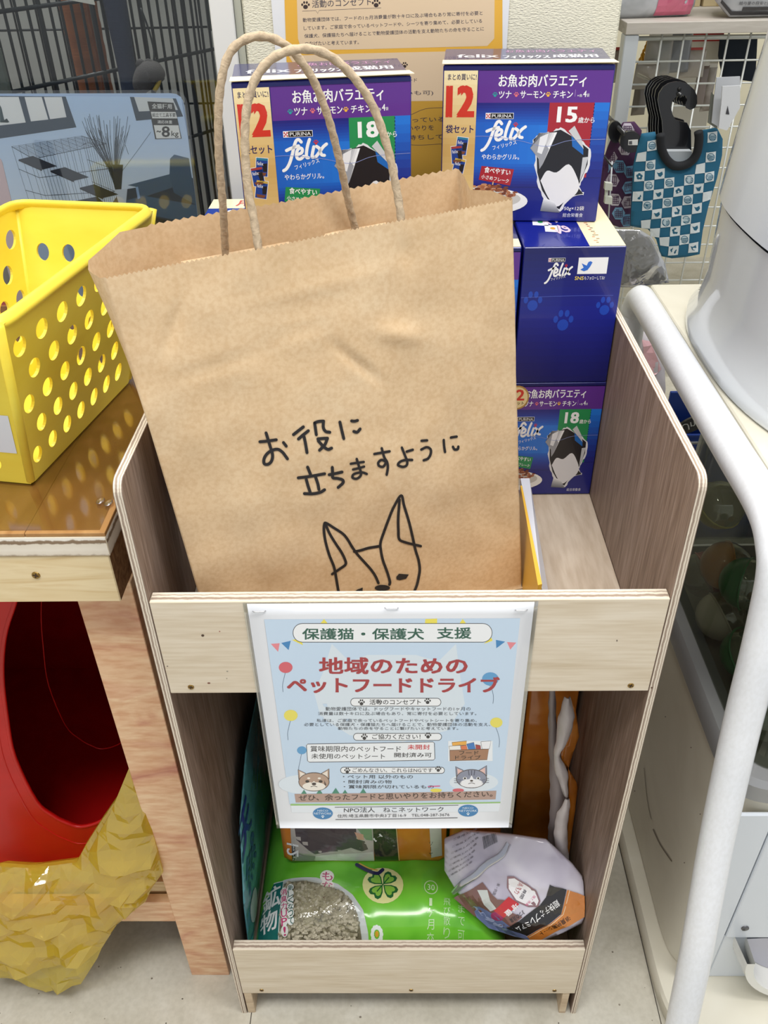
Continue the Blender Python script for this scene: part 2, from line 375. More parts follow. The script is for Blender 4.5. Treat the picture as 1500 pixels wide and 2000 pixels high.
for x, y, rx, ry, c in ((396, 1241, 3, 2.4, '#4a3526'), (429, 1233, 1.4, 1, '#a35a50'), (408, 1334, 3, 1.5, '#7a4a3a'), (327, 1301, 1.5, 1, '#6a5a50'), (444, 1311, 2, 1, '#9a9484'), (1205, 1251, 1, 2, '#5a5048'), (1273, 1343, 2.2, 1.5, '#5a3a2a'), (443, 1325, 1, 1, '#8a7c70')): KN.ell(x, y, rx, ry, c, 1, 10)
KN.build()['kind'] = 'stuff'

# ================================================================ PET FOOD CARTONS
BW, BH, BD = .1437, .1306, .0884
NAVY, NAV2, BLUE, PUR, GOLD, WH = '#101c7c', '#0b1259', '#0d5fc4', '#5c2b8c', '#e6cb8f', '#f4f4f4'
def brand(P, s, x, y, sc=1, tag_col='#0a0a12'):
    """maker's name plate and brush-lettered word"""
    f = lambda a, b: (x+a*sc, y+b*sc)
    P.rect(*f(0, 0), *f(196, 40), WH, 2); P.rect(*f(34, 3), *f(193, 37), tag_col, 3)
    for i in range(3):
        for j in range(3):
            if (i+j) % 2 == 0: P.rect(*f(4+i*9, 6+j*9.5), *f(13+i*9, 15.5+j*9.5), '#c8323c', 4)
    P.tb('PURINA', *f(44, 9), *f(184, 32), WH, 4)
    wd = 21*sc
    S = [[(116, 72), (100, 56), (82, 64), (66, 100), (50, 150), (28, 205), (4, 240), (-16, 252)], [(14, 122), (50, 108), (96, 96)],
         [(86, 150), (112, 142), (120, 120), (106, 110), (88, 122), (78, 150), (84, 176), (104, 180), (126, 164)],
         [(172, 58), (156, 100), (146, 145), (146, 172), (158, 174)], [(198, 106), (188, 140), (182, 170), (194, 172)],
         [(216, 104), (234, 118), (240, 140), (248, 160), (266, 164)], [(284, 92), (262, 108), (240, 134), (218, 160), (206, 172)]]
    for q in S: P.line([f(*p) for p in q], wd, WH, 4)
    P.paw(*f(214, 78), 17*sc, '#cc2f3a', 5)
def carton(loc, rot, label, var='15', W=BW, D=BD, show='front'):
    root = thing('pet_food_carton', label, 'box', loc, 'stacked cat food cartons'); root.rotation_euler = (0, 0, rot)
    R = Matrix.Translation(V(loc)) @ Matrix.Rotation(rot, 4, 'Z')
    fn = lambda p: R @ V(p)
    bbox('carton', 0, W, 0, D, .0002, BH, [mat(NAVY, .28, coat=.3)], root, .0009, fn=fn)
    return root, R
def face(R, which, W=BW, D=BD):
    o = {'front': ((0, 0, 0), (1, 0, 0), (0, 0, 1), (0, -1, 0)), 'side': ((0, 0, 0), (1, 0, 0), (0, 0, 1), (0, -1, 0)), 'top': ((0, 0, BH), (1, 0, 0), (0, 1, 0), (0, 0, 1))}[which]
    O = R @ V(o[0]); q = R.to_3x3(); a, b, n = q @ V(o[1]), q @ V(o[2]), q @ V(o[3])
    return lambda u, v, h=0: O+a*u+b*v+n*h
def front_art(root, R, var, sx=1.0, wide=True, W=BW):
    """artwork of the wide face, drawn in units of 1/1000 of the carton; y runs down"""
    fn = face(R, 'front'); k = W/1000 if wide else BW*.8/1000
    vs = BH/920
    P = Print('printed_front', root, fn, (lambda x, y: (x*k, BH-y*vs)) if wide else (lambda x, y: (W+(x-1000)*k, BH-y*vs)), rough=.25, coat=.3)
    P.clip = (.0008, W-.0008, .0008, BH-.0008); blk, num, = ('#a51d2d', '15') if var == '15' else ('#1f8c50', '18')
    P.rect(0, 0, 1000, 30, NAV2, 1)
    P.rect(210 if wide else -300, 26, 1000, 205, PUR, 1)
    P.grad([(205 if wide else -300, 205), (205 if wide else -300, 640), (640, 640), (640, 205)], BLUE, '#1773d6', 8, 1)
    P.grad([(205 if wide else -300, 205), (640, 205), (640, 330), (205 if wide else -300, 330)], NAVY, BLUE, 8, 1.4)
    P.grad([(205 if wide else -300, 560), (640, 560), (640, 700), (205 if wide else -300, 700)], BLUE, NAVY, 8, 1.4)
    P.rect(640, 205, 905, 640, blk, 1.6)
    P.grad([(905, 205), (1000, 205), (1000, 640), (905, 640)], '#1773d6', NAVY, 9, 1.6)
    for j in range(22): P.rect(902, 210+j*19, 907, 220+j*19, NAV2, 2)
    P.tb('お魚お肉バラエティ', 330, 50, 840, 118, WH, 3, .02)
    for x0, x1, t, c, px in ((335, 408, 'ツナ', '#1f9aa0', 312), (462, 606, 'サーモン', '#e0707a', 438), (655, 770, 'チキン', '#f0b43c', 626)):
        P.tb(t, x0, 140, x1, 180, WH, 3, .02); P.paw(px, 160, 15, c, 3)
    P.rect(783, 134, 785, 172, '#b79ad0', 3); P.tb('×各', 798, 158, 828, 174, WH, 3); P.tb('4', 832, 140, 850, 174, WH, 3, .02); P.tb('袋', 853, 155, 868, 174, WH, 3)
    brand(P, 1, 262, 262, .86)
    P.tl('フィリックス', 318, 478, 462, 442, 26, WH, 3, .01)
    P.tb('やわらかグリル。', 250, 500, 482, 534, WH, 3, .01)
    P.tb(num, 694, 230, 806, 314, WH, 3, .06); P.tb('歳から', 818, 286, 916, 320, WH, 3, .01)
    # torn foil opening
    op_ = [(560, 415, 0), (600, 380, 0), (660, 372, 0), (720, 350, 0), (800, 395, 0), (905, 470, 0), (918, 560, 0), (884, 640, 0), (872, 700, 0), (905, 745, 0), (812, 772, 0), (772, 855, 0), (690, 815, 0), (628, 728, 0), (590, 610, 0), (580, 520, 0), (560, 415, 0)]
    rr = random.Random(3); P.poly([(p.x+rr.uniform(-7, 7), p.y+rr.uniform(-7, 7)) for p in catmull(op_, 4)[:-1]], '#dfe0e4', 2.6)
    P.poly([(560, 415), (600, 380), (660, 372), (720, 358), (800, 400), (900, 470), (905, 560), (880, 640), (860, 700), (900, 740), (800, 760), (760, 840), (700, 800), (640, 720), (600, 610), (590, 520)], '#17171f', 3)
    P.poly([(p.x, p.y) for p in catmull([(625, 660, 0), (660, 600, 0), (720, 610, 0), (790, 560, 0), (850, 640, 0), (868, 700, 0), (850, 745, 0), (800, 778, 0), (740, 822, 0), (680, 760, 0), (625, 660, 0)], 4)[:-1]], '#e4e4e7', 3.4)
    P.grad([(545, 465), (590, 378), (700, 372), (630, 560)], '#5d6068', '#f1f2f4', 8, 4)
    P.poly([(545, 465), (600, 520), (612, 590), (630, 560), (660, 470), (600, 400)], '#9b9da4', 4.4)
    P.poly([(600, 400), (650, 378), (640, 430), (618, 500), (590, 490)], '#e8e9ec', 4.7)
    P.poly([(768, 365), (800, 335), (850, 410), (870, 470), (800, 400)], '#c9cacd', 4.2); P.poly([(788, 392), (868, 468), (872, 505), (800, 455)], '#1766b8', 4.1)
    P.poly([(870, 520), (905, 515), (890, 600), (868, 665)], '#c3c5c9', 4.2)
    P.grad([(655, 765), (720, 790), (765, 860), (640, 850)], '#e9eaec', '#73767d', 8, 4.2)
    # red or green flag and dish of food
    P.poly([(252, 572), (455, 592), (437, 692), (238, 656)], blk, 4); P.tl('食べやすい', 270, 612, 432, 630, 36, WH, 5, .02); P.tl('小さめフレーク', 252, 648, 425, 678, 26, WH, 5, .01)
    P.line([(330, 670), (322, 720)], 7, '#d9b184', 5)
    P.ell(215, 790, 340, 92, '#f4f3ee', 4.4, 36); P.ell(215, 775, 295, 66, '#c9c6be', 4.8, 36)
    rr = random.Random(5)
    for j in range(150):
        a = rr.uniform(0, 6.28); q = math.sqrt(rr.random()); x, y = 200+275*q*math.cos(a), 742+62*q*math.sin(a)-20*(1-q)
        P.ell(x, y, rr.uniform(9, 22), rr.uniform(6, 12), rr.choice(['#8a4a30', '#a3613f', '#c48a63', '#6d3522', '#b4764f']), 5+j*.004, 7)
    if wide:
        P.grad([(0, 28), (205, 28), (205, 480), (0, 480)], '#f3e1b0', '#cfa763', 12, 5.8); P.grad([(0, 480), (205, 480), (205, 920), (0, 920)], '#cfa763', '#ead098', 12, 5.8)
        P.tb('まとめ買いに!', 28, 46, 198, 80, '#1a1a50', 7, .01)
        P.tb('12', 30, 114, 182, 280, '#cf3427', 7, .07)
        P.tb('袋セット', 24, 330, 192, 378, '#23235c', 7, .02)
        for (x, y, c, a) in ((95, 395, '#2a7a9a', .12), (55, 455, '#a33a3a', -.1), (85, 520, '#c9a54a', .2)):
            ca, sa = math.cos(a), math.sin(a); T_ = lambda i, j: (x+i*ca-j*sa, y+i*sa+j*ca)
            P.poly([T_(0, 0), T_(72, 0), T_(72, 108), T_(0, 108)], '#e8e8e8', 7); P.poly([T_(3, 3), T_(69, 3), T_(69, 105), T_(3, 105)], '#173f8f', 7.4)
            P.poly([T_(3, 3), T_(69, 3), T_(69, 16), T_(3, 16)], c, 7.8); P.tl('felix', *T_(8, 44), *T_(44, 44), 20, WH, 8)
            P.poly([T_(8, 84), T_(64, 84), T_(56, 101), T_(16, 101)], '#7a4630', 7.8); P.poly([T_(38, 36), T_(66, 30), T_(66, 78), T_(44, 80)], '#1a1a22', 7.9)
    P.tb('50g×12袋', 790, 818, 915, 850, WH, 6) if wide else P.tb('12袋', 200, 870, 260, 900, WH, 6)
    P.tb('総合栄養食', 785, 862, 912, 888, '#dfe2f0', 6)
    if not wide:
        P.ell(268, 110, 100, 92, '#b58a45', 6, 22); P.ell(268, 110, 88, 80, '#ecd59c', 6.3, 22)
        P.tb('12', 210, 50, 325, 130, '#cf3427', 7, .05); P.tb('袋セット', 205, 138, 328, 166, '#3a2a1a', 7, .02)
    # fine perforation line across the carton
    P.line([(0, 415), (250, 395), (470, 420), (640, 455), (780, 420), (1000, 412)], 2.5, '#8f9bd0', 5.5, 6)
    P.build()
def top_art(root, R, W=BW, D=BD, sideways=False):
    P = Print('printed_lid', root, face(R, 'top'), (lambda x, y: (x*W/1000, y*D/1000)), rough=.22, coat=.4); P.clip = (.0006, W-.0006, .0006, D-.0006)
    rr = random.Random(int(W*1e5)+3)
    if not sideways:
        P.rect(0, 0, 1000, 1000, '#23235e', 1); P.rect(0, 0, 1000, 240, '#f0e2b8', 1.5)
        for x0, t in ((60, 'やわらか'), (330, 'グリル'), (560, '12袋'), (760, '全全全')): P.tb(t, x0, 190, x0+190, 60, '#c8643c', 3)
        for x0, y0, x1, t in ((80, 420, 330, 'felix'), (360, 360, 640, 'フィリックス'), (660, 400, 930, '成猫用')): P.tb(t, x0, y0+200, x1, y0, '#e9e9f2', 3, .02)
        P.tb('お魚お肉バラエティ', 380, 900, 940, 720, '#cf8fc8', 3)
    else:
        P.rect(0, 0, 1000, 1000, NAVY, 1); P.poly([(640, 0), (1000, 0), (1000, 1000), (640, 1000)], '#efe0b6', 1.5)
        P.tl('当たる', 250, 800, 560, 300, 180, '#e7c9d6', 3, .03)
        for x, y, c in ((180, 620, '#d23a3a'), (260, 470, '#3a9a5a'), (360, 340, '#e0a83a')): P.poly([(x-90, y-60), (x+70, y-80), (x+90, y+50), (x-70, y+70)], '#e9e9ee', 3); P.ell(x, y, 28, 24, c, 4, 10)
        for k in range(26): x = 700+rr.random()*60; y = 60+k*34; P.rect(x, y, x+rr.uniform(20, 60), y+14, '#c97a5a' if k % 2 else '#8a6a4a', 3)
        P.tl('12', 830, 900, 960, 820, 200, '#e8b0b4', 3)
    P.build()
Yb, z1, z2, z3 = .2608, ZS, ZS+.1312, ZS+.2624
# lower row
b, R = carton((HI-.0005-.112, Yb, z1+.0003), 0, 'cat food carton at the bottom right of the stack, green 18 mark', W=.112, D=.15); front_art(b, R, '18', wide=False, W=.112)
b, R = carton((-.0645, Yb+.004, z1+.0003), 0, 'cat food carton on the shelf board, left of the bottom green 18 carton', W=BW, D=.14)
b, R = carton((-.190, Yb+.004, z1+.0003), 0, 'cat food carton on the shelf board in the back left corner', W=.11, D=.14)
# middle row
b, R = carton((.1042, Yb, z2), 0, 'cat food carton turned side-on, middle right of the stack, with white follow-us panel', W=BD, D=BW)
top_art(b, R, BD, BW, True)
SP = Print('printed_side', b, face(R, 'side'), lambda x, y: ((x-128)/590*BD, BH-(y-165)/728*BH), rough=.25, coat=.3); SP.clip = (.0006, BD-.0006, .0006, BH-.0006)
SP.grad([(120, 165), (720, 165), (720, 500), (120, 500)], '#10165f', '#12208a', 10, 1); SP.grad([(120, 500), (720, 500), (720, 895), (120, 895)], '#12208a', '#0d1560', 10, 1)
brand(SP, 1, 274, 218, .50)
SP.tl('フィリックス', 300, 333, 384, 318, 14, WH, 3)
SP.rect(450, 218, 622, 300, WH, 2); SP.tl('SNS', 440, 330, 492, 330, 18, '#e9cf5a', 3, .03); SP.tl('もフォローしてね!', 496, 330, 615, 330, 18, WH, 3)
SP.poly([(466, 278), (484, 268), (470, 246), (484, 252), (500, 258), (508, 240), (520, 236), (532, 242), (522, 262), (508, 280), (488, 286)], '#2f6fd0', 4)
for x, y, r in ((400, 545, 46), (205, 440, 42), (640, 470, 40)): SP.paw(x, y, r*1.35, '#1c46b4', 2)
SP.line([(130, 418), (400, 412), (680, 412)], 2, '#5468c8', 3)
SP.build()
b, R = carton((-.0415, Yb+.001, z2), 0, 'cat food carton in the middle row, purple band showing beside the paper bag', W=BW); front_art(b, R, '15'); top_art(b, R)
b, R = carton((-.1925, Yb+.012, z2), 0, 'cat food carton at the left end of the middle row under the green 18 carton', W=BD, D=BW)
PL = Print('printed_lid', b, face(R, 'top'), lambda x, y: (x*BD/1000, y*BW/1000), rough=.25, coat=.3); PL.clip = (.0006, BD-.0006, .0006, BW-.0006)
PL.rect(0, 0, 1000, 1000, '#1d3d9a', 1); PL.rect(0, 780, 1000, 1000, '#f2e8c8', 1.5); PL.tb('用', 300, 960, 480, 830, '#c8402f', 3, .03); PL.tb('felix', 220, 740, 760, 660, WH, 3, .03); PL.build()
# upper row
def flap(root, R, W):
    fn = face(R, 'top'); vs = [fn(*p) for p in ((-.001, -.0012, .0016), (W+.0022, -.0014, .0022), (W+.001, .020, .0012), (-.001, .020, .0012), (-.001, -.0012, .0010), (W+.0022, -.0014, .0016), (W+.001, .020, .0006), (-.001, .020, .0006))]
    mk('lid_flap', vs, [(0, 1, 2, 3), (7, 6, 5, 4), (0, 4, 5, 1), (1, 5, 6, 2), (2, 6, 7, 3), (3, 7, 4, 0)], mat('#efe4c4', .4), root)
b, R = carton((-.1360, .2705, z3), .1204, 'top left cat food carton, green 18 mark, behind the paper bag handles'); front_art(b, R, '18'); top_art(b, R); flap(b, R, BW)
b, R = carton((.0346, .3353, z3), -.0713, 'cat food carton on top of the stack, right one with the red 15 mark'); front_art(b, R, '15'); top_art(b, R); flap(b, R, BW)

# ================================================================ KRAFT PAPER BAG
TL = V((-.18920, .04361, .89458)); A = V((.95200, .29614, .07742)); EE = V((.09144, -.03378, -.99524)); NB = V((-.29211, .95455, -.05924))
WB, DB = .275, .078
KRAFT = grain('kraft_paper', [(.2, '#d3b68f'), (.5, '#dabe98'), (.8, '#dfc6a2')], (7, 7, 7), 3, .75, .05, .8, fine=((1, 1, 1), 300, '#ceb18a', .25), spec=.25)
def wrinkle(u, v, d):
    p = (u, v, d*.5)
    w = .0020*nz(p, 13, 3)+.0012*nz(p, 34, 9)
    # creases in the front: one long dent, a faint cross fold, handle patches pressed through
    def crease(ax, ay, bx, by, amp, wd):
        ux, uy = bx-ax, by-ay; L = math.hypot(ux, uy); t = ((u-ax)*ux+(v-ay)*uy)/L/L; t = min(max(t, 0), 1)
        q = math.hypot(u-ax-ux*t, v-ay-uy*t); return amp*math.exp(-(q/wd)**2)*math.sin(math.pi*min(max(t, .06), .94))
    if d < .02:
        w += crease(.135, .072, .170, .112, .0034, .0032)-crease(.165, .070, .205, .085, .0030, .006)+crease(.02, .075, .09, .068, .0014, .004)+crease(.045, .02, .02, .06, .0014, .004)+crease(.09, .062, .14, .058, .0010, .003)
        w += crease(.20, .07, .255, .30, .0012, .010)+crease(.03, .10, .07, .25, -.0014, .016)+crease(.195, .01, .198, .035, .0012, .005)+crease(.06, .035, .2, .03, -.0008, .004)
        w -= .004*math.sin(math.pi*min(max(u/WB, 0), 1))*math.sin(math.pi*min(max(v/.36, 0), 1))
    return w
def bag_pt(u, v, d, h=0):
    """u across, v down, d back; h lifts outward from the front face"""
    p = TL+A*u+EE*v+NB*(d+wrinkle(u, v, d)-h)
    if p.z < ZS+.0010: p.z = ZS+.0010
    return p
bag = thing('paper_bag', 'large brown kraft paper bag with rope handles, hand lettering and a drawn dog', 'bag', tuple(TL+EE*.32+A*.13))
def ring(v):
    """cross-section of the bag at depth v, anticlockwise from the front left corner"""
    s = max(0, 1-v/.15); k = min(1, v/.1); r = []
    for i in range(181): r.append((WB*i/180, 0))
    gR = [(WB-.0010*k, .012), (.2710-.008*k, .028), (.262-.006*k, .045), (.264-.002*k, .062), (.266, DB)]
    r += gR
    for i in range(1, 80): r.append((.266+(.033-.266)*i/80, DB+.002*math.sin(i/80*9)*s))
    r += [(.033-.01*k, DB), (.014-.005*k, .072), (.001+.002*k, .060), (-.0098*s+.004*(1-s), .044), (-.0104*s+.010*(1-s), .028), (-.0075*s+.006*(1-s), .014), (-.003*s+.001*(1-s), .005)]
    return r
NV = 72; vs = []; fs = []
for j in range(NV+1):
    v = .36*(j/NV)**1.15; R_ = ring(v); n = len(R_)
    for i, (u, d) in enumerate(R_):
        top = 0
        if j == 0:
            per = i % 2; top = .0007*(1 if per else -1)-.0005
            if d > .05: top -= .0075*min(1, (d-.05)/.02)      # back panel stands a little higher
        elif d > .05: top = -.0075*min(1, (d-.05)/.02)*max(0, 1-v/.1)
        vs.append(bag_pt(u, v+top, d))
for j in range(NV):
    for i in range(n): fs.append((j*n+i, j*n+(i+1) % n, (j+1)*n+(i+1) % n, (j+1)*n+i))
mk('bag_body', vs, fs, KRAFT, bag, True)
fr, rdB = plane(TL, A, EE)
fB = lambda u, v, h: bag_pt(u, v, 0, h)
# handles of twisted paper cord
ROPE = grain('twisted_paper_cord', [(.3, '#a6937a'), (.6, '#bda98d'), (.8, '#cdbba2')], (30, 30, 30), 6, .8, .3, 2)
tw = lambda a, L: 1+.10*abs(math.cos(a*1.0+L*330))-.10*abs(math.sin(a*1.0+L*330))
hf = [(.0960, .045, .0035), (.0975, .022, .0035), (.0984, .004, .0035), (.0996, -.020, .007), (.1002, -.040, .010), (.1054, -.0705, .012), (.1144, -.0922, .013), (.1295, -.1052, .013), (.1500, -.1073, .013), (.1680, -.0985, .013), (.1848, -.0762, .012), (.1932, -.0477, .010), (.1962, -.0190, .007), (.1965, .002, .0035), (.196, .022, .0035), (.197, .045, .0035)]
tube('handle', [bag_pt(u, v, 0, -d) if v > 0 else TL+A*u+EE*v+NB*d for u, v, d in hf], .0027, ROPE, bag, 14, sub=14, prof=tw)
hb = [(.0790, .044, .0735), (.0805, .030, .0735), (.0822, .0190, .0730), (.0865, -.016, .062), (.0905, -.052, .055), (.0975, -.085, .050), (.1075, -.106, .050), (.1200, -.1140, .050), (.1345, -.1135, .050), (.1475, -.1050, .051), (.1595, -.087, .054), (.1675, -.062, .058), (.1725, -.034, .063), (.1765, -.004, .069), (.1800, .0180, .0730), (.182, .030, .0735), (.183, .044, .0735)]
tube('handle', [TL+A*u+EE*v+NB*d for u, v, d in hb], .0027, ROPE, bag, 14, sub=14, prof=tw)
# reinforcing strip inside the back panel
vs = []; fs = []
for j in range(2):
    for i in range(31):
        u = .050+(.205-.050)*i/30; vs += [bag_pt(u, .0205+.038*j-.00, DB)-NB*.0014, bag_pt(u, .0205+.038*j, DB)-NB*.0010]
n = 31*2
for i in range(30):
    a = 2*i; fs += [(a, a+2, n+a+2, n+a), (a, a+1, a+3, a+2), (n+a+1, n+a+3, a+3, a+1)]
mk('handle_patch', vs, fs, KRAFT, bag, True)
# marker lettering
INK = '#1d1a1c'
LT = Print('hand_lettering', bag, fB, zoom(rdB, 490, 800, 6.818), grid=.012, rough=.6, base=.00045)
for q in ([(190, 280), (215, 360), (245, 460), (270, 540), (275, 600), (255, 660), (210, 695), (165, 685), (165, 620), (205, 555), (270, 510), (345, 495), (405, 530), (445, 580), (470, 615)],
          [(110, 400), (200, 390), (325, 370)], [(420, 405), (455, 450)], [(550, 295), (610, 245), (680, 190)], [(615, 350), (670, 300), (745, 240)], [(688, 320), (705, 400), (725, 525)],
          [(850, 290), (830, 140)], [(830, 140), (880, 122), (950, 118)], [(948, 120), (945, 200), (975, 250), (1030, 262)], [(870, 345), (935, 340), (995, 338)], [(998, 338), (960, 420), (890, 490)], [(875, 370), (940, 440), (1000, 480), (1050, 465)],
          [(1165, 130), (1190, 240), (1215, 345)], [(1320, 115), (1360, 120), (1400, 110)], [(1350, 255), (1395, 265), (1435, 225)],
          [(735, 720), (755, 770), (775, 820)], [(615, 870), (780, 845), (960, 808)], [(720, 890), (745, 980), (770, 1055)], [(840, 850), (870, 940), (885, 1015)], [(695, 1075), (800, 1075), (900, 1055), (960, 1020)],
          [(1060, 720), (1065, 800), (1070, 860), (1130, 870), (1195, 890), (1205, 930), (1140, 990)], [(1020, 820), (1100, 805), (1190, 785)]): LT.line(q, 40, INK, 1, 6)
LT.rd = zoom(rdB, 680, 830, 6.52)
for q in ([(85, 390), (110, 470), (140, 560), (135, 610), (85, 645), (35, 630), (45, 590), (100, 570), (160, 565), (215, 585)], [(10, 450), (90, 440), (175, 430)], [(40, 525), (110, 510), (180, 490)],
          [(310, 330), (400, 315), (505, 300)], [(405, 260), (435, 370), (470, 430), (480, 500), (465, 590)], [(455, 425), (400, 405), (360, 440), (370, 480), (420, 490), (458, 440)],
          [(665, 260), (700, 350), (730, 430), (720, 480), (670, 495), (610, 470), (640, 430), (710, 412), (795, 415)], [(725, 310), (765, 300), (805, 290)],
          [(920, 180), (990, 175)], [(915, 290), (985, 262), (1035, 290), (1035, 350), (1000, 405), (945, 425)], [(1205, 175), (1210, 250), (1220, 325)], [(1300, 150), (1375, 140)], [(1325, 265), (1345, 298), (1385, 295), (1395, 265)]): LT.line(q, 32, INK, 1, 6)
LT.build()
DG = Print('dog_drawing', bag, fB, zoom(rdB, 610, 940, 6.52), grid=.012, rough=.6, base=.00045)
for q in ([(345, 1480), (325, 1390), (290, 1190), (260, 1050), (200, 900), (155, 740), (135, 600), (140, 520), (160, 500), (260, 560), (370, 630), (430, 700), (490, 800), (560, 900), (650, 1000), (730, 1090), (790, 1180), (830, 1270)],
          [(160, 530), (210, 640), (290, 770), (350, 860), (400, 960), (410, 1030), (330, 1090), (240, 1150)], [(520, 865), (600, 850), (700, 820), (830, 800)],
          [(970, 1290), (975, 1250), (940, 1130), (885, 980), (860, 860), (855, 760), (900, 620), (960, 440), (1020, 290), (1110, 145), (1150, 280), (1210, 480), (1260, 680), (1300, 850), (1340, 980), (1355, 1100), (1340, 1200), (1320, 1300), (1290, 1390), (1260, 1480)],
          [(1090, 200), (1085, 300), (1075, 450), (1080, 600), (1095, 715), (1180, 755), (1280, 780), (1365, 800)]): DG.line(q, 34, INK, 1, 6)
DG.ell(880, 1335, 98, 40, INK, 1); DG.poly([(1055, 1190), (1090, 1150), (1215, 1160), (1180, 1215), (1100, 1235), (1060, 1225)], INK, 1); DG.poly([(500, 1400), (560, 1350), (630, 1325), (625, 1400)], INK, 1)
DG.build()

# ================================================================ LAMINATED POSTER ON THE RAIL
PW, PH = .213, .2797; PX0, PZ0 = -.1199, .6615
poster = thing('food_drive_poster', 'laminated pale blue food drive poster with red headline stapled to the upper rail', 'poster', (PX0+PW/2, -.002, PZ0-PH))
def pf(u, v, h=0):
    """u right, v down; the loose lower part bows out a little"""
    t = max(0, (v-.10)/.18); return V((PX0+u, -.0012-.0016*t*t-.0008*math.sin(u/PW*3.1)*t-h, PZ0-v))
rdP0 = plane((PX0, -.0022, PZ0), (1, 0, 0), (0, 0, -1))[1]
rdP = zoom(rdP0, 440, 1150, 2.308)
def psheet(name, u0, u1, v0, v1, t, h, m, nn=24):
    vs = []; fs = []
    for k in (0, 1):
        for j in range(nn+1):
            for i in range(7): vs.append(pf(u0+(u1-u0)*i/6, v0+(v1-v0)*j/nn, h+t*k))
    q = (nn+1)*7
    for j in range(nn):
        for i in range(6):
            a = j*7+i; fs += [(a, a+7, a+8, a+1), (q+a, q+a+1, q+a+8, q+a+7)]
    for j in range(nn):
        for c in (0, 6): a = j*7+c; fs.append((a, a+7, q+a+7, q+a))
    for r in (0, nn):
        for i in range(6): a = r*7+i; fs.append((a, a+1, q+a+1, q+a))
    return mk(name, vs, fs, m, poster, True)
psheet('paper_sheet', 0, PW, 0, PH, .0004, 0, mat('#eef0f4', .45, coat=.5))
psheet('laminate_film', -.0032, PW+.0030, -.0006, PH+.0015, .00025, -.0004, clear('laminate', '#f6f8f8', .02, .08))
P = Print('printed_poster', poster, pf, rdP, grid=.02, rough=.4, coat=.5, base=.00052, step=.00003); P.clip = (0, PW, 0, PH)
SKY, GRN, RED, BLK_ = '#c9ddf0', '#1f5a4a', '#a82f38', '#2b2b30'
P.poly([(175, 140), (1330, 135), (1240, 960), (290, 968)], SKY, 1)
P.poly([(295, 965), (1240, 957), (1232, 1000), (300, 1005)], '#e8eef4', 1)
P.poly([(480, 250), (560, 330), (640, 300), (860, 300), (960, 330), (1040, 250), (1060, 400), (1080, 520), (1000, 640), (800, 690), (560, 660), (430, 580), (400, 470), (440, 380)], '#dbe6ee', 1.2)
for x, y in ((350, 880), (1120, 870)): P.ell(x, y, 110, 42, '#dfe9f1', 1.3)
P.poly([(425, 162), (445, 138), (465, 162)], '#f2e35a', 2); P.poly([(900, 160), (902, 138), (955, 136), (955, 158)], '#f2e35a', 2); P.poly([(1055, 160), (1070, 138), (1088, 160)], '#f2e35a', 2)
P.poly([(205, 250), (245, 247), (238, 286)], '#e88a93', 2); P.poly([(252, 246), (295, 236), (285, 278)], '#3a86c0', 2); P.poly([(300, 232), (340, 226), (350, 256)], '#f0df52', 2)
P.poly([(1220, 232), (1262, 240), (1222, 270)], '#3a86c0', 2); P.poly([(1270, 242), (1312, 244), (1285, 276)], '#e88a93', 2); P.poly([(1165, 250), (1200, 222), (1205, 236)], '#f0df52', 2)
def pill(x0, y0, x1, y1, wd=2.5, c=BLK_, fill='#f3f5f6', r=None):
    r = r or (y1-y0)/2; q = []
    for cx, cy, a0 in ((x1-r, y0+r, -90), (x1-r, y1-r, 0), (x0+r, y1-r, 90), (x0+r, y0+r, 180)):
        for k in range(7): a = math.radians(a0+15*k); q.append((cx+r*math.cos(a), cy+r*math.sin(a)))
    if fill: P.poly(q, fill, 3)
    P.line(q, wd, c, 4, 0, True)
pill(305, 158, 1203, 242)
P.tb('保護猫・保護犬', 348, 180, 895, 230, GRN, 5, .03); P.tb('支援', 955, 176, 1108, 226, GRN, 5, .03)
P.tb('地域のための', 425, 312, 1090, 385, RED, 5, .045); P.tb('ペットフードドライブ', 280, 400, 1235, 470, RED, 5, .045)
pill(565, 495, 972, 530); P.tb('活動のコンセプト', 650, 500, 882, 524, BLK_, 5, .01); P.paw(614, 514, 15, BLK_, 5); P.paw(912, 508, 15, BLK_, 5)
for t, x0, y0, x1, y1 in (('動物愛護団体では、ドッグフードやキャットフードの1ヶ月の', 452, 531, 1106, 553), ('消費量は数十キロに及ぶ場合もあり、常に寄付を必要としています。', 418, 553, 1132, 573),
                          ('私達は、ご家庭で余っているペットフードやペットシートを寄り集め、', 412, 584, 1134, 604), ('必要としている保護犬・保護猫たちへ届けることで、動物愛護団体の活動を支え、', 355, 602, 1194, 622), ('動物たちの命を守ることに繋げたいと考えています。', 508, 620, 1050, 639)): P.tb(t, x0, y0+3, x1, y1-2, '#33353d', 5)
pill(578, 652, 975, 683); P.tb('ご協力ください！', 662, 655, 880, 678, BLK_, 5, .01); P.paw(627, 668, 15, BLK_, 5); P.paw(914, 662, 15, BLK_, 5)
P.poly([(366, 700), (940, 690), (944, 770), (372, 780)], '#f1f4f6', 3); P.line([(366, 706), (372, 700), (936, 690), (943, 696), (945, 764), (938, 771), (380, 781), (371, 775)], 2.5, BLK_, 4, 0, True)
P.tb('賞味期限内のペットフード', 384, 708, 792, 734, BLK_, 5, .005); P.tb('未開封', 822, 702, 922, 724, '#d23038', 5, .02)
P.tb('未使用のペットシート', 388, 742, 720, 766, BLK_, 5, .005); P.tb('開封済み可', 762, 738, 930, 758, BLK_, 5, .02)
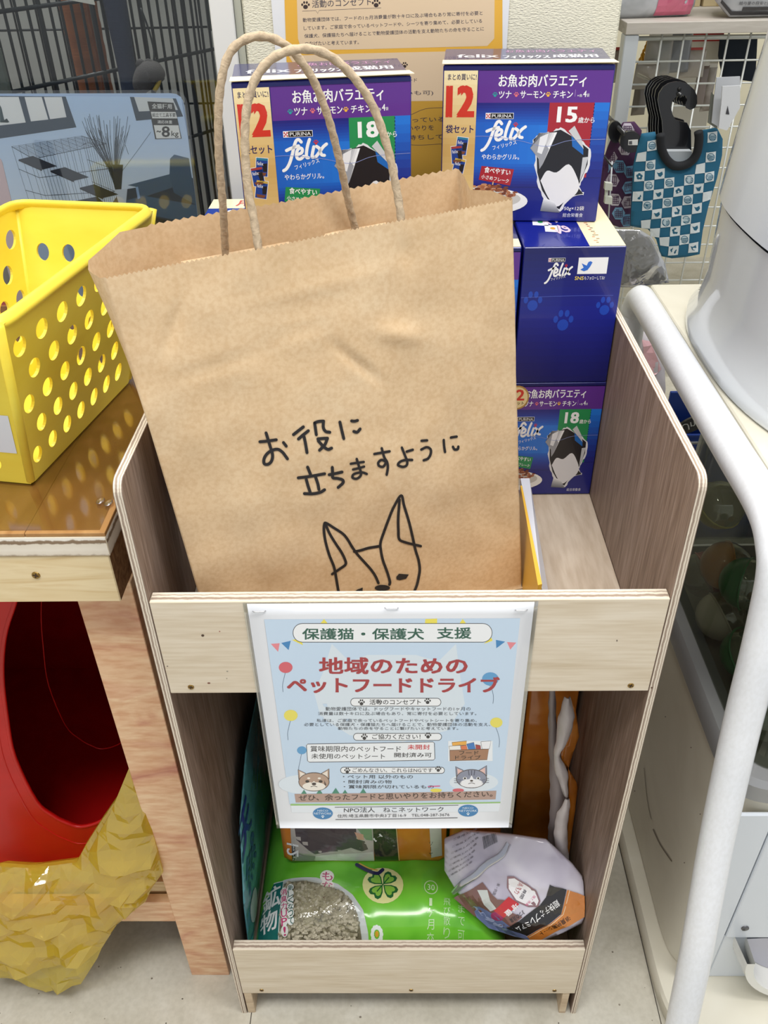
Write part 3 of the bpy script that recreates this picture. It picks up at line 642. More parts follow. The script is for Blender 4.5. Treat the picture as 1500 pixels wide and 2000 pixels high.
# balloons
for x, y, c, s_ in ((272, 356, '#d8606c', 1), (295, 572, '#ecdf62', 1), (345, 728, '#5b9fd0', .7), (1195, 408, '#5b9fd0', 1.2), (1222, 604, '#ecdf62', .9)):
    P.ell(x, y, 31*s_, 25*s_, c, 4.5); sg = -1 if x < 600 else 1
    P.line([(x-2, y+25*s_), (x-8*sg*-1, y+50), (x+14*sg, y+80), (x+12*sg, y+110)], 2, '#5a6e86', 4.4)
# donation crate drawing
P.rect(1005, 686, 1205, 776, '#eef2f5', 3); P.poly([(1012, 727), (1188, 722), (1180, 770), (1012, 774)], '#a77a5c', 5); P.line([(1012, 727), (1188, 722), (1180, 770), (1012, 774)], 2, '#4a3426', 5.5, 0, True)
P.tb('フード', 1054, 730, 1142, 748, '#2a1d14', 6, .01); P.tb('ドライブ', 1036, 750, 1152, 768, '#2a1d14', 6, .01)
for q, c in (([(1022, 692), (1088, 686), (1086, 704), (1024, 708)], '#f0b04a'), ([(1008, 710), (1060, 704), (1060, 726), (1012, 727)], '#f4f1ea'), ([(1060, 708), (1086, 704), (1092, 724), (1064, 726)], '#e0784a'), ([(1088, 700), (1120, 692), (1128, 722), (1096, 724)], '#3a7ac0'), ([(1128, 702), (1150, 706), (1152, 723), (1130, 723)], '#a83a3a'), ([(1152, 690), (1198, 686), (1190, 722), (1158, 722)], '#f2f2f4')):
    P.poly(q, c, 4.5); P.line(q, 1.6, '#4a4a4a', 4.8, 0, True)
pill(520, 803, 988, 830); P.tb('ごめんなさい、これらはNGです', 574, 806, 934, 825, BLK_, 5, .005); P.paw(550, 818, 14, BLK_, 5); P.paw(960, 811, 14, BLK_, 5)
P.tb('・ペット用 以外のもの', 530, 836, 846, 853, BLK_, 5, .005); P.tb('・開封済みの物', 532, 859, 750, 875, BLK_, 5, .005); P.tb('・賞味期限が切れているもの', 534, 881, 940, 897, BLK_, 5, .005)
# dog and cat faces
def headp(cx, cy, base, dark, light, cat):
    e = ([(-68, -8), (-72, -52), (-38, -36)], [(68, -10), (68, -56), (34, -36)])
    for q in e: P.poly([(cx+x, cy+y) for x, y in q], base, 5); P.line([(cx+x, cy+y) for x, y in q], 3, '#4a3a34', 5.2, 0, True); P.poly([(cx+x*.9, cy+y*.85) for x, y in q], '#e8c0b8' if cat else '#f0e4d6', 5.3)
    P.ell(cx, cy+2, 70, 42, '#4a3a34', 5.4, 30); P.ell(cx, cy+2, 67, 39, base, 5.5, 30); P.ell(cx, cy+22, 52, 19, light, 5.7, 24)
    P.poly([(cx-12, cy+8), (cx, cy-14 if cat else cy-2), (cx+12, cy+8), (cx+20, cy+24), (cx-20, cy+24)], light, 5.8)
    for sx in (-1, 1):
        P.ell(cx+sx*30, cy, 9, 6, light if cat else '#2a1c18', 6); P.ell(cx+sx*30, cy, 5, 4.5, '#2a241c', 6.3)
        if not cat: P.ell(cx+sx*24, cy-14, 7, 4, light, 6)
        else:
            for j in (-1, 0, 1): P.line([(cx+sx*46, cy+14+j*6), (cx+sx*78, cy+10+j*9)], 1.5, '#3a3a44', 6.4, 0)
    P.ell(cx, cy+11, 7 if cat else 10, 4 if cat else 6, '#3a2a2a', 6.6); P.line([(cx-14, cy+24), (cx, cy+20), (cx+14, cy+24)], 2.4, '#3a2a2a', 6.6)
    if cat:
        for j in (-14, 0, 14): P.line([(cx+j, cy-34), (cx+j*.8, cy-14)], 4, dark, 6, 0)
headp(400, 866, '#b79a86', '#6a5040', '#f3ece0', False); headp(1110, 852, '#8a8fa2', '#4c5064', '#f2f2f4', True)
for x, y in ((355, 915), (425, 912), (498, 906), (540, 914), (622, 908)): P.poly([(x-22, y+20), (x, y-12), (x+22, y+20)], '#3f8a72', 4.2)
P.ell(950, 905, 26, 8, '#f0df52', 4.2); P.ell(1050, 905, 26, 8, '#d8606c', 4.2); P.line([(915, 888), (966, 886)], 5, '#e06a9a', 5, 0)
P.poly([(312, 922), (1222, 908), (1218, 946), (318, 960)], '#b5978a', 4.6); P.tl('ぜひ、余ったフードと思いやりをお持ちください。', 332, 952, 1204, 934, 26, '#3a2622', 6, .02)
P.poly([(295, 966), (1240, 957), (1240, 963), (295, 974)], '#9cc87c', 4.8)
P.line([(495, 980), (1050, 971)], 2.2, BLK_, 5, 0); P.line([(498, 1034), (1046, 1026)], 2.2, BLK_, 5, 0)
P.tl('NPO法人　ねこネットワーク', 535, 1003, 984, 999, 22, BLK_, 5, .005); P.tl('住所:埼玉県蕨市中央3丁目16-9　TEL:048-287-3676', 506, 1026, 1010, 1019, 15, '#3c3e46', 5)
for x, y in ((440, 1007), (1094, 995)):
    P.ell(x, y, 45, 26, '#2f7fb8', 5); P.tb('NECO', x-24, y-16, x+24, y-8, '#e6f0f6', 6); P.tb('NETWORK', x-40, y-4, x+40, y+5, '#e6f0f6', 6); P.paw(x, y+14, 7, '#e6f0f6', 6)
P.build()
st0 = None
for x0, y0, x1, y1 in ((123, 103, 182, 101), (718, 87, 780, 87), (1307, 97, 1363, 96)):
    a, b = rdP(x0, y0), rdP(x1, y1); tube('staple', [pf(a[0], a[1], .0004), pf(a[0]+.001, a[1], .0014), pf(b[0]-.001, b[1], .0014), pf(b[0], b[1], .0004)], .00035, mat('#c9c9c9', .25, 1), poster, 6)

# ================================================================ BIG POSTER ON THE WALL
yp = YW-.0014
wp = thing('concept_poster', 'large orange and beige printed poster on the wall behind the cartons', 'poster', (-.01, yp, .7))
fW = lambda u, v, h: V((u, yp-h, v)); rdW = lambda x, y: tuple(at(x, y, 'y', yp)[k] for k in (0, 2)); Z = zoom(rdW, 530, 0, 4.412)
bbox('paper_sheet', -.1215, .1010, yp-.0006, yp+.0008, .70, 1.10, mat('#dfe0e2', .5), wp)
W_ = Print('printed_poster', wp, fW, Z, rough=.5, base=.0009)
W_.poly([(85, -900), (1990, -900), (1990, 380), (2030, 1600), (190, 1600), (130, 500)], '#e2ad3f', 1)
W_.poly([(195, -900), (1930, -900), (1920, 330), (1860, 395), (700, 425), (260, 430), (230, 330)], '#dcc3a1', 2)
W_.poly([(150, 480), (700, 460), (2030, 430), (2030, 860), (1200, 870), (400, 880)], '#dcc3a1', 2)
W_.poly([(1000, 870), (2030, 860), (2030, 1600), (1000, 1600)], '#c79a3a', 1.5)
TX = '#3c3a4a'
W_.tl('活動のコンセプト', 352, 68, 862, 45, 66, TX, 3, .005); W_.paw(295, 45, 38, '#3a2c2a', 3); W_.paw(903, 30, 38, '#3a2c2a', 3)
W_.line([(268, 95), (385, 90), (400, 115), (412, 88), (945, 66)], 3, TX, 3, 0)
for t, x0, y0, x1, y1 in (('動物愛護団体では、フードの1ヵ月消費量が数十キロに及ぶ場合もあり常に寄付を必要と', 272, 190, 1820, 128), ('しています。ご家庭で余っているペットフードや、シーツを寄り集めて、必要としている', 280, 260, 1815, 196), ('保護犬、保護猫たちへ届けることで動物愛護団体の活動を支え動物たちの命を守ることに', 285, 328, 1832, 264), ('つなげたいと考えています。', 290, 392, 755, 380)): W_.tl(t, x0, y0, x1, y1, 36, TX, 3, .004)
W_.paw(1148, 560, 28, '#3a2c2a', 3); W_.tl('ペットフード', 1010, 712, 1255, 706, 34, TX, 3); W_.tl('(開封済みも可)', 900, 830, 1395, 822, 46, TX, 3)
W_.line([(1205, 985), (1330, 935), (1500, 925)], 3, TX, 3); W_.tl('余っている', 1130, 1056, 1490, 1046, 44, TX, 3); W_.tl('思いやりを', 1110, 1130, 1400, 1118, 44, TX, 3); W_.tl('お持ちして', 1100, 1208, 1480, 1196, 44, TX, 3); W_.line([(1150, 1240), (1280, 1248), (1500, 1235)], 3, TX, 3)
W_.build()

# ================================================================ LEFT: TABLE, BASKET, CARD
ZT, XR, YF = .7135, -.2215, .020
TOPM = grain('honey_table_top', [(.25, '#966a3c'), (.5, '#ab7e4b'), (.75, '#ba905c')], (9, 1.2, 9), 5, .5, .03, 1.2)
PINE = grain('pine_beam', [(.25, '#c3a06c'), (.42, '#dcc496'), (.6, '#e6d2a8'), (.8, '#d2b380')], (1.5, 6, 14), 5, .6, .04, 1.4)
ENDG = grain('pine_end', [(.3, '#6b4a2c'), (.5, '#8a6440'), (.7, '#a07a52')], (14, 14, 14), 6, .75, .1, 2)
PINK = grain('pink_wood_print', [(.22, '#bd7c66'), (.32, '#d59f7e'), (.45, '#e3b890'), (.6, '#eccaa2'), (.75, '#e0b08c')], (2.2, 2.2, 7), 2.6, .4, .02, 2.8, fine=((6, 6, 24), 8, '#d8a888', .45), coat=.2)
table = thing('display_table', 'honey-brown topped wooden table with pine front beam and pink wood-print legs', 'table', (-.6, .25, 0))
XL = -1.35
for a, b in ((-.2805, XR), (-.3925, -.2809), (XL, -.3929)): bbox('top_plank', a, b, YF+.0005, .45, ZT-.0045, ZT-.0012, TOPM, table, .0003)
bbox('plywood_top', XL, XR, YF, .45, ZT-.0225, ZT-.0046, [grain('ply_top', [(.3, '#cfc0a4'), (.7, '#e0d3bb')], (2, 8, 8), 5, .6), plies('ply_edge_top', 'z', ZT-.0225, .018, [(0, '#8d7a63'), (.12, '#ddd2c0'), (.35, '#e6ddcd'), (.62, '#e0d6c4'), (.68, '#85705a'), (.8, '#927d66'), (.86, '#eee8dc'), (1, '#f2ece0')])], table, .0005, mif=lambda n: 1 if abs(n.z) < .5 else 0)
bbox('front_beam', XL, XR-.0015, YF+.001, YF+.045, ZT-.0690, ZT-.0228, [PINE, ENDG], table, .0008, mif=lambda n: 1 if n.x > .5 else 0)
bbox('rear_beam', XL, XR-.0015, .40, .44, ZT-.0690, ZT-.0228, PINE, table, .0008)
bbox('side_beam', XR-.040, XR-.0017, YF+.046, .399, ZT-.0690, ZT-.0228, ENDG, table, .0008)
screw(70, 1124, table, YF+.0006, 1.1)
def leg(x0, x1, y0, y1): bbox('leg', x0, x1, y0, y1, 0, ZT-.0692, PINK, table, .0006)
leg(-.2690, XR-.0003, .0445, .0845); leg(-.2690, XR-.0003, .40, .44); leg(XL, XL+.05, .045, .085); leg(XL, XL+.05, .40, .44)
bbox('lower_brace', XL+.05, -.2695, .049, .060, .119, .160, PINK, table, .0005)
bbox('lower_shelf', XL+.01, -.2695, .061, .43, .150, .162, grain('lower_shelf_board', [(.3, '#8a6a42'), (.7, '#b08c5e')], (1.5, 8, 8), 5, .6), table, .0005)
bbox('pine_batten', -.300, -.2695, .061, .085, .1625, .182, PINE, table, .0005)
filmc = clear('table_film_clear', '#f4efe8', .04, .10, .2, wscale=14)
filmo = tag(bbox('table_film', XL+.02, XR-.0045, YF+.0040, .445, ZT-.0011, ZT+.0004, filmc), 'clear vinyl sheet covering the honey-brown table top', 'table cover')
for p in ((196, 978), (212, 982)):
    q = at(p[0], p[1], 'z', ZT+.001); bm = bmesh.new(); bmesh.ops.create_uvsphere(bm, u_segments=12, v_segments=6, radius=.0035, matrix=Matrix.Translation(q) @ Matrix.Diagonal((1, 1.3, .25, 1))); frombm('film_bubble', bm, clear('bubble', '#fff6ee', .25, .02), filmo, True)

ZK = ZT+.0006
bas = thing('yellow_basket', 'yellow plastic basket with round holes standing on the table', 'basket', (-.33, .18, ZK))
YEL = grain('yellow_plastic', [(.3, '#efd848'), (.6, '#f3df52'), (.8, '#f5e462')], (3, 3, 3), 4, .42, .02, .5, fine=((2, 2, 9), 5, '#ecd44a', .25), coat=.05)
B1, B2 = V((-.2965, .0840, ZK)), V((-.2625, .2560, ZK)); T1, T2 = V((-.2640, .0420, .865)), V((-.2200, .2890, .865))
wd_ = V((-.985, .17, 0)); B3, B4 = B2+wd_*.092, B1+wd_*.092; T3, T4 = T2+wd_*.132, T1+wd_*.132
def quadfn(a, b, c, d, W, Hh):
    """a bottom left, b bottom right, c top right, d top left"""
    n = (b-a).cross(d-a).normalized()
    def f(x, y, h):
        s_, t_ = x/W, y/Hh; return a.lerp(b, s_).lerp(d.lerp(c, s_), t_)+n*h
    return f, n
LW, LH = .215, .156
fR, nR = quadfn(B1, B2, T2, T1, LW, LH)
holes = []
for k, (n_, o_) in enumerate(((8, .000), (8, .013), (8, .000), (8, .013), (8, .000))):
    yv = .024+k*.0265
    for i in range(n_):
        xv = .015+o_+i*.0272
        if .012 < xv < LW-.012: holes.append((xv, yv, .0074, .0082))
RNDL = [(0, .006), (.004, 0), (LW-.004, 0), (LW, .006), (LW, LH), (0, LH)]
sheet_holes('side_wall', LW, LH, holes, .0024, fR, YEL, bas, outline=RNDL)
fL, nL = quadfn(B3, B4, T4, T3, LW, LH); sheet_holes('side_wall', LW, LH, holes, .0024, fL, YEL, bas)
EW = .13
eh = [(xv, .022+k*.031, .0066, .0078) for k in range(4) for xv in ((.024, .052, .080, .107) if k % 2 else (.038, .066, .094))]
fE, nE = quadfn(B2, B3, T3, T2, EW, LH); sheet_holes('end_wall', EW, LH, eh, .0024, fE, YEL, bas)
fN, nN = quadfn(B4, B1, T1, T4, EW, LH); sheet_holes('end_wall', EW, LH, eh, .0024, fN, YEL, bas)
mk('base', [p+V((0, 0, dz)) for dz in (0, .003) for p in (B1, B2, B3, B4)], [(3, 2, 1, 0), (4, 5, 6, 7), (0, 1, 5, 4), (1, 2, 6, 5), (2, 3, 7, 6), (3, 0, 4, 7)], YEL, bas)
for a, b in ((B1, T1), (B2, T2), (B3, T3), (B4, T4)): tube('corner_post', [a+V((0, 0, .003)), a.lerp(b, .5), b], .0034, YEL, bas, 12)
rp = []
cs = [T1, T2, T3, T4]
for i, c in enumerate(cs):
    p, q = cs[i-1], cs[(i+1) % 4]; d1 = (p-c).normalized(); d2 = (q-c).normalized()
    for t in (0, .25, .5, .75, 1): a_ = c+d1*.016*(1-t)**2+d2*.016*t**2; rp.append(a_+V((0, 0, .0)))
tube('rim', rp, .0036, YEL, bas, 12, closed=True, prof=lambda a, L: 1+.3*math.cos(2*a))
LBL = Print('white_label', bas, fN, base=.0014, rough=.5); LBL.rect(.085, .035, .122, .075, '#dfe4ea', 1); LBL.build()

def slab(name, c, th, m, parent, rad=.012):
    """rounded sheet from four corners TL TR BR BL"""
    n = (c[1]-c[0]).cross(c[3]-c[0]).normalized(); ring_ = []
    for i in range(4):
        p, q, r_ = c[i-1], c[i], c[(i+1) % 4]; d1 = (p-q).normalized(); d2 = (r_-q).normalized()
        for t in (0, .25, .5, .75, 1): ring_.append(q+d1*rad*(1-t)**2+d2*rad*t**2)
    k = len(ring_); return mk(name, [p for p in ring_]+[p+n*th for p in ring_], [tuple(range(k))[::-1], tuple(range(k, 2*k))]+[(i, (i+1) % k, k+(i+1) % k, k+i) for i in range(k)], m, parent)
yc = .425
card = thing('cage_photo_card', 'laminated product card with a cage and armchair in a blue room, leaning on the window', 'card', (-.32, yc, ZK))
cTR, cTL, cBR = at(357, 182, 'y', yc+.012), at(-60, 183, 'y', yc+.012), at(392, 470, 'y', yc-.004)
cBL = cTL+(cBR-cTR); cBL.x -= .0
down = (cBR-cTR).normalized()
kk = (ZK+.0008-cTR.z)/down.z; cBR = cTR+down*kk; cBL = cTL+down*((ZK+.0008-cTL.z)/down.z)
slab('card_sheet', [cTL, cTR, cBR, cBL], .0008, mat('#a9bfe0', .35, coat=.5), card)
nC = (cTR-cTL).cross(down).normalized(); fC, rdC = plane(cTL, cTR-cTL, down)
if True:
    ax_, ay_ = (cTR-cTL).normalized(), None
C_ = Print('printed_picture', card, fC, zoom(rdC, 0, 0, 3), rough=.35, coat=.5, base=.0010)
b_ = [rdC(*p) for p in ((357, 182), (392, 430))]
C_.clip = (0, (cTR-cTL).length, .0012, (cBR-cTR).length-.001)
C_.grad([(-200, 555), (1060, 545), (1160, 1200), (-200, 1240)], '#bcd6fa', '#dce9fc', 14, 1)
for q in ([(-200, 560), (385, 555), (445, 735), (-200, 830)], ): C_.poly(q, '#2f4258', 1.6)
C_.poly([(-100, 565), (110, 562), (150, 712), (-100, 745)], '#f0f1f5', 2); C_.poly([(145, 562), (245, 560), (282, 692), (180, 705)], '#f0f1f5', 2); C_.poly([(258, 560), (362, 558), (388, 676), (292, 690)], '#eeeff4', 2)
C_.poly([(760, 550), (1030, 555), (1070, 660), (795, 690)], '#2c3e52', 1.6); C_.poly([(785, 550), (1010, 555), (1040, 622), (812, 635)], '#d9dde2', 2)
C_.poly([(0, 610), (10, 630), (25, 700), (48, 715), (40, 690), (55, 712), (0, 714)], '#20424a', 3)
# armchair and floor
C_.poly([(700, 1100), (1160, 1020), (1170, 1330), (150, 1250), (420, 1180), (640, 1190)], '#2c4262', 1.6); C_.poly([(985, 1010), (990, 910), (1015, 885), (1100, 905), (1150, 1180), (1010, 1110)], '#3c6084', 2.2)
C_.poly([(740, 1070), (990, 1000), (1000, 1080), (800, 1150), (790, 1080)], '#47678a', 2.1); C_.poly([(700, 1170), (830, 1130), (1150, 1180), (1165, 1290), (960, 1260), (720, 1215)], '#446a90', 2.3); C_.poly([(786, 1080), (800, 1078), (812, 1145), (798, 1152)], '#8fb0dc', 2.4)
C_.poly([(720, 1220), (1160, 1310), (1165, 1400), (860, 1400), (600, 1240)], '#182640', 2.5)
# plant
rr = random.Random(2)
for k in range(54):
    x1 = rr.uniform(470, 760); y1 = rr.uniform(640, 800) if abs(x1-610) < 120 else rr.uniform(660, 900)
    C_.line([(685+rr.uniform(-16, 16), 1100), (660+(x1-640)*.25, 960), (645+(x1-640)*.7, 830), (x1, y1)], 2.6, rr.choice(['#2c3c50', '#3c4e62', '#4c5c6e']), 3, 3)
C_.line([(700, 1000), (790, 880), (880, 755)], 2.2, '#44556a', 3, 3); C_.poly([(655, 950), (715, 950), (702, 1105), (668, 1105)], '#26344a', 3.2)
C_.poly([(662, 1098), (738, 1092), (728, 1182), (690, 1190)], '#c9d6ea', 3.4)
# pictured cage with three steps
def seg(x0, y0, x1, y1, wd=2): C_.line([(x0, y0), (x1, y1)], wd, '#2c3648', 3, 0)
for t in range(0, 11):
    q = t/10; seg(66+(475-66)*q, 855+(785-855)*q, 180+(560-180)*q, 1230+(1180-1230)*q, 1.5); seg(475+(620-475)*q, 785+(828-785)*q, 560+(690-560)*q, 1180+(1240-1180)*q, 1.5); seg(66+(475-66)*q, 855+(785-855)*q, 190+(620-190)*q, 925+(828-925)*q, 1.2)
for t in range(0, 12): q = t/11; seg(190+(620-190)*q, 925+(828-925)*q, 290+(690-290)*q, 1240+(1240-1240)*q, 1.5); seg(66+124*q, 855+70*q, 475+145*q, 785+43*q, 1.2)
for t in (0, .35, .68, 1): seg(66+114*t, 855+375*t, 190+100*t, 925+315*t, 3); seg(190+100*t, 925+315*t, 620+70*t, 828+412*t, 3); seg(475+85*t, 785+395*t, 620+70*t, 828+412*t, 2.4)
for x, y in ((105, 930), (290, 992), (460, 1090)): C_.poly([(x, y), (x+85, y-22), (x+225, y+35), (x+135, y+58)], '#232c3c', 4); C_.poly([(x, y), (x+135, y+58), (x+135, y+66), (x, y+8)], '#171e2a', 4)
C_.poly([(330, 1190), (560, 1140), (670, 1240), (480, 1260)], '#1d2533', 3.6)
# black and white size label
C_.poly([(862, 575), (1015, 580), (1028, 628), (875, 630)], '#2a2622', 5); C_.tl('全猫種用', 888, 617, 1005, 617, 30, '#efefef', 6, .01)
C_.poly([(875, 632), (1028, 628), (1060, 790), (905, 796)], '#2a2622', 5); C_.poly([(882, 636), (1026, 634), (1036, 672), (890, 674)], '#eeeeee', 5.4); C_.tl('組立て工具不要', 890, 666, 1026, 664, 24, '#2a2622', 6, .01)
C_.tl('適応体重', 920, 704, 1006, 704, 20, '#efefef', 6, .01); C_.poly([(898, 714), (1042, 712), (1055, 788), (912, 792)], '#f0f0f0', 5.4); C_.tl('~', 914, 758, 940, 756, 12, '#201c18', 6, .01); C_.tl('8', 945, 782, 990, 782, 62, '#201c18', 6, .03); C_.tl('kg', 1000, 786, 1042, 786, 40, '#201c18', 6, .01)
C_.build()
slab('laminate_film', [p+nC*(-.0018 if nC.y > 0 else .0018) for p in (cTL-V((.004, 0, -.003)), cTR+V((.004, 0, .003)), cBR+V((.004, 0, 0)), cBL)], .0003, clear('laminate_card', '#f4f6f6', .05, .05), card, .014)
card2 = thing('second_photo_card', 'brownish laminated product card at the far left edge in front of the blue one', 'card', (-.42, .36, ZK))
q0 = at(-40, 305, 'y', .362); q1 = at(2, 308, 'y', .362); q2 = at(24, 400, 'y', .352); dn = (q2-q1); kk = (ZK+.0006-q1.z)/dn.z; q2 = q1+dn*kk; q3 = q0+dn*((ZK+.0006-q0.z)/dn.z)
slab('card_sheet', [q0, q1, q2, q3], .0008, mat('#8a7f84', .35, coat=.5), card2, .004)

# ================================================================ UNDER THE TABLE
RED_M = grain('red_plastic', [(.3, '#b10d0c'), (.7, '#c21311')], (3, 3, 3), 4, .38, .02, coat=.1)
rb = thing('red_litter_box', 'glossy red plastic box with a large oval opening on the lower shelf', 'box', (-.40, .25, .163))
RX0, RX1, RY0, RZ0, RZ1 = -.62, -.277, .088, .163, .640
rdR = lambda px, py: (lambda p: (p.x-RX0, p.z-RZ0))(at(px, py, 'y', RY0))
OPN = [rdR(*p) for p in ((30, 1174), (10, 1240), (5, 1316), (14, 1400), (29, 1477), (71, 1563), (105, 1592), (130, 1605), (160, 1613), (205, 1597), (238, 1550), (262, 1510), (285, 1420), (290, 1300), (262, 1180), (225, 1080), (150, 1045), (90, 1060), (50, 1110))]
OPN = [(p.x, p.y) for p in catmull([(u, v, 0) for u, v in OPN+OPN[:1]], 4)][:-1]; ocx = sum(p[0] for p in OPN)/len(OPN); ocz = sum(p[1] for p in OPN)/len(OPN)
def bighole():
    cu = bpy.data.curves.new('t', 'CURVE'); cu.dimensions = '2D'; cu.fill_mode = 'BOTH'; cu.extrude = .002
    for pts in ([(0, 0), (RX1-RX0, 0), (RX1-RX0, RZ1-RZ0), (0, RZ1-RZ0)], OPN):
        q = cu.splines.new('POLY'); q.points.add(len(pts)-1); q.use_cyclic_u = True
        for i, p in enumerate(pts): q.points[i].co = (p[0], p[1], 0, 1)
    o = bpy.data.objects.new('t', cu); me = bpy.data.meshes.new_from_object(o); vs = [V((RX0+v.co.x, RY0+v.co.z, RZ0+v.co.y)) for v in me.vertices]; fs = [tuple(p.vertices) for p in me.polygons]
    bpy.data.objects.remove(o); mk('front_panel', vs, fs, RED_M, rb)
bighole()
el = lambda k, y: [V((RX0+ocx+(u-ocx)*k, y, RZ0+ocz+(v-ocz)*k)) for u, v in OPN]
tube('opening_rim', el(1.0, RY0-.001), .0022, RED_M, rb, 10, closed=True); tube('opening_ridge', el(1.16, RY0-.0016), .0012, RED_M, rb, 8, closed=True)
tube('inner_ridge', el(.90, RY0+.09), .0006, RED_M, rb, 8, closed=True)
vs = [V((x, y, z)) for x in (RX0, RX1) for y in (RY0+.0022, .41) for z in (RZ0, RZ1)]
mk('shell', vs, [(0, 1, 3, 2), (4, 6, 7, 5), (2, 3, 7, 6), (0, 2, 6, 4), (1, 5, 7, 3)], RED_M, rb)
# crumpled yellow plastic bag
YF_ = clear('yellow_film', '#fff3a6', .12, .10, .5, .46, '#ffe94e', 60)
def crumple(name, cx, cy, z0, rx, ry, rz, seed, m, parent=None, n=80, amp=.35, shape=None, fac=18):
    vs = []; fs = []; nj = n//2
    for j in range(nj+1):
        ph = math.pi*j/nj
        for i in range(n):
            th = 2*math.pi*i/n; d = V((math.sin(ph)*math.cos(th), math.sin(ph)*math.sin(th), math.cos(ph)))
            q = 1+amp*(ridge(d, fac*.12, seed)-.6)+amp*.45*(ridge(d, fac*.35, seed+5)-.6)+amp*.18*nz(d, fac, seed+9)
            p = V((d.x*rx*q, d.y*ry*q, d.z*rz*q))
            if shape: p = shape(p, d)
            vs.append(V((cx, cy, z0+rz))+p)
    for j in range(nj):
        for i in range(n): fs.append((j*n+i, j*n+(i+1) % n, (j+1)*n+(i+1) % n, (j+1)*n+i))
    for v in vs:
        if v.z < z0: v.z = z0+.0004*(1+nz(v, 90))
    return mk(name, vs, fs, m, parent, False)
def yshape(p, d):
    p = p.copy(); t = max(0, d.x); p.z += .055*t*t*(1 if d.z > -.2 else .3); return p
# ================================================================ soft packs
def inside(p, poly):
    x, y = p; c = False; j = len(poly)-1
    for i in range(len(poly)):
        xi, yi = poly[i]; xj, yj = poly[j]
        if (yi > y) != (yj > y) and x < (xj-xi)*(y-yi)/(yj-yi)+xi: c = not c
        j = i
    return c
def edist(p, poly):
    x, y = p; m = 9
    for i in range(len(poly)):
        ax, ay = poly[i]; bx, by = poly[(i+1) % len(poly)]; dx, dy = bx-ax, by-ay; L = dx*dx+dy*dy or 1e-9
        t = min(1, max(0, ((x-ax)*dx+(y-ay)*dy)/L)); m = min(m, math.hypot(x-ax-dx*t, y-ay-dy*t))
    return m
def soft(name, O, a, b, outline, thick, bulge, wr, m, parent, step=.006, seed=1, cre=0, back=.5, zmin=None, smooth=True, xmax=9):
    """filled soft pack: traced outline in its own plane, swollen front, real thickness; returns the surface function"""
    a, b = V(a).normalized(), V(b).normalized(); b = (b-a*b.dot(a)).normalized(); n = a.cross(b)
    if n.dot(CP-V(O)) < 0: n = -n
    O = V(O)
    def lift(u, v):
        d = edist((u, v), outline) if inside((u, v), outline) else 0
        k = min(1, d/.045); w_ = bulge*(1-(1-k)**2)
        return w_+(wr*nz((u, v, seed), 28, seed)+wr*.5*nz((u, v, seed), 70, seed)+cre*max(0, ridge((u, v, seed), 16, seed)-.55))*min(1, d/.006)
    def fn(u, v, h=0):
        p = O+a*u+b*v+n*(lift(u, v)+h)
        if zmin is not None and p.z < zmin: p.z = zmin
        if p.x > xmax: p.x = xmax-(.0002 if h == 0 else 0)
        return p
    bm = bmesh.new(); vv = [bm.verts.new((u, v, 0)) for u, v in outline]; bm.faces.new(vv)
    us = [p[0] for p in outline]; ws = [p[1] for p in outline]
    for ax, lo, hi in ((0, min(us), max(us)), (1, min(ws), max(ws))):
        q = math.floor(lo/step)+1
        while q*step < hi:
            c_ = [0, 0, 0]; c_[ax] = q*step; no = [0, 0, 0]; no[ax] = 1
            bmesh.ops.bisect_plane(bm, geom=bm.verts[:]+bm.edges[:]+bm.faces[:], plane_co=c_, plane_no=no); q += 1
    ext = bmesh.ops.extrude_face_region(bm, geom=bm.faces[:]); bk = [x for x in ext['geom'] if isinstance(x, bmesh.types.BMVert)]
    bks = set(bk)
    for v in bm.verts:
        u, w_ = v.co.x, v.co.y
        if v in bks:
            d = edist((u, w_), outline) if inside((u, w_), outline) else 0; k = min(1, d/.04)
            p = O+a*u+b*w_-n*(thick*(.15+.85*(1-(1-k)**2)))
            if zmin is not None and p.z < zmin: p.z = zmin
            if p.x > xmax: p.x = xmax
            v.co = p
        else: v.co = fn(u, w_)
    frombm(name, bm, m, parent, smooth); return fn
def plast(name, stops, rough=.22, coat=.6, scale=3, bump=.25):
    return grain(name, stops, (1, 1, 1), scale*8, rough, bump, .4, 2, coat=coat)
def px_uv(rd, pts, k=None): return [rd(*p) for p in pts]

# ---- crumpled yellow plastic bag under the table
yb = thing('yellow_plastic_bag', 'crumpled translucent yellow plastic bag hanging down to the floor under the table', 'plastic bag', (-.40, .02, .001))
for nm, O3, bb, pts, th, bl, seed in (
    ('bag_film', (-.40, .012, .002), (0, .13, 1), [(-40, 1700), (0, 1692), (60, 1696), (150, 1684), (168, 1650), (200, 1600), (238, 1545), (262, 1530), (290, 1600), (310, 1668), (312, 1700), (285, 1760), (228, 1806), (200, 1850), (150, 1880), (60, 1890), (-40, 1870)], .030, .012, 3),
    ('bag_tail', (-.40, .004, .0015), (0, .35, 1), [(-40, 1790), (60, 1760), (160, 1740), (225, 1790), (190, 1872), (158, 1922), (90, 1938), (25, 1912), (-40, 1902)], .012, .006, 12),
    ('bag_neck', (-.40, .020, .002), (0, .08, 1), [(170, 1670), (215, 1590), (252, 1500), (268, 1510), (298, 1625), (318, 1705), (262, 1780), (200, 1760)], .018, .010, 21)):
    rdy = plane(O3, (1, 0, 0), bb)[1]; soft(nm, O3, (1, 0, 0), bb, [rdy(*p) for p in pts], th, bl, .009, YF_, yb, .013, seed, .034, zmin=.0012, smooth=False)

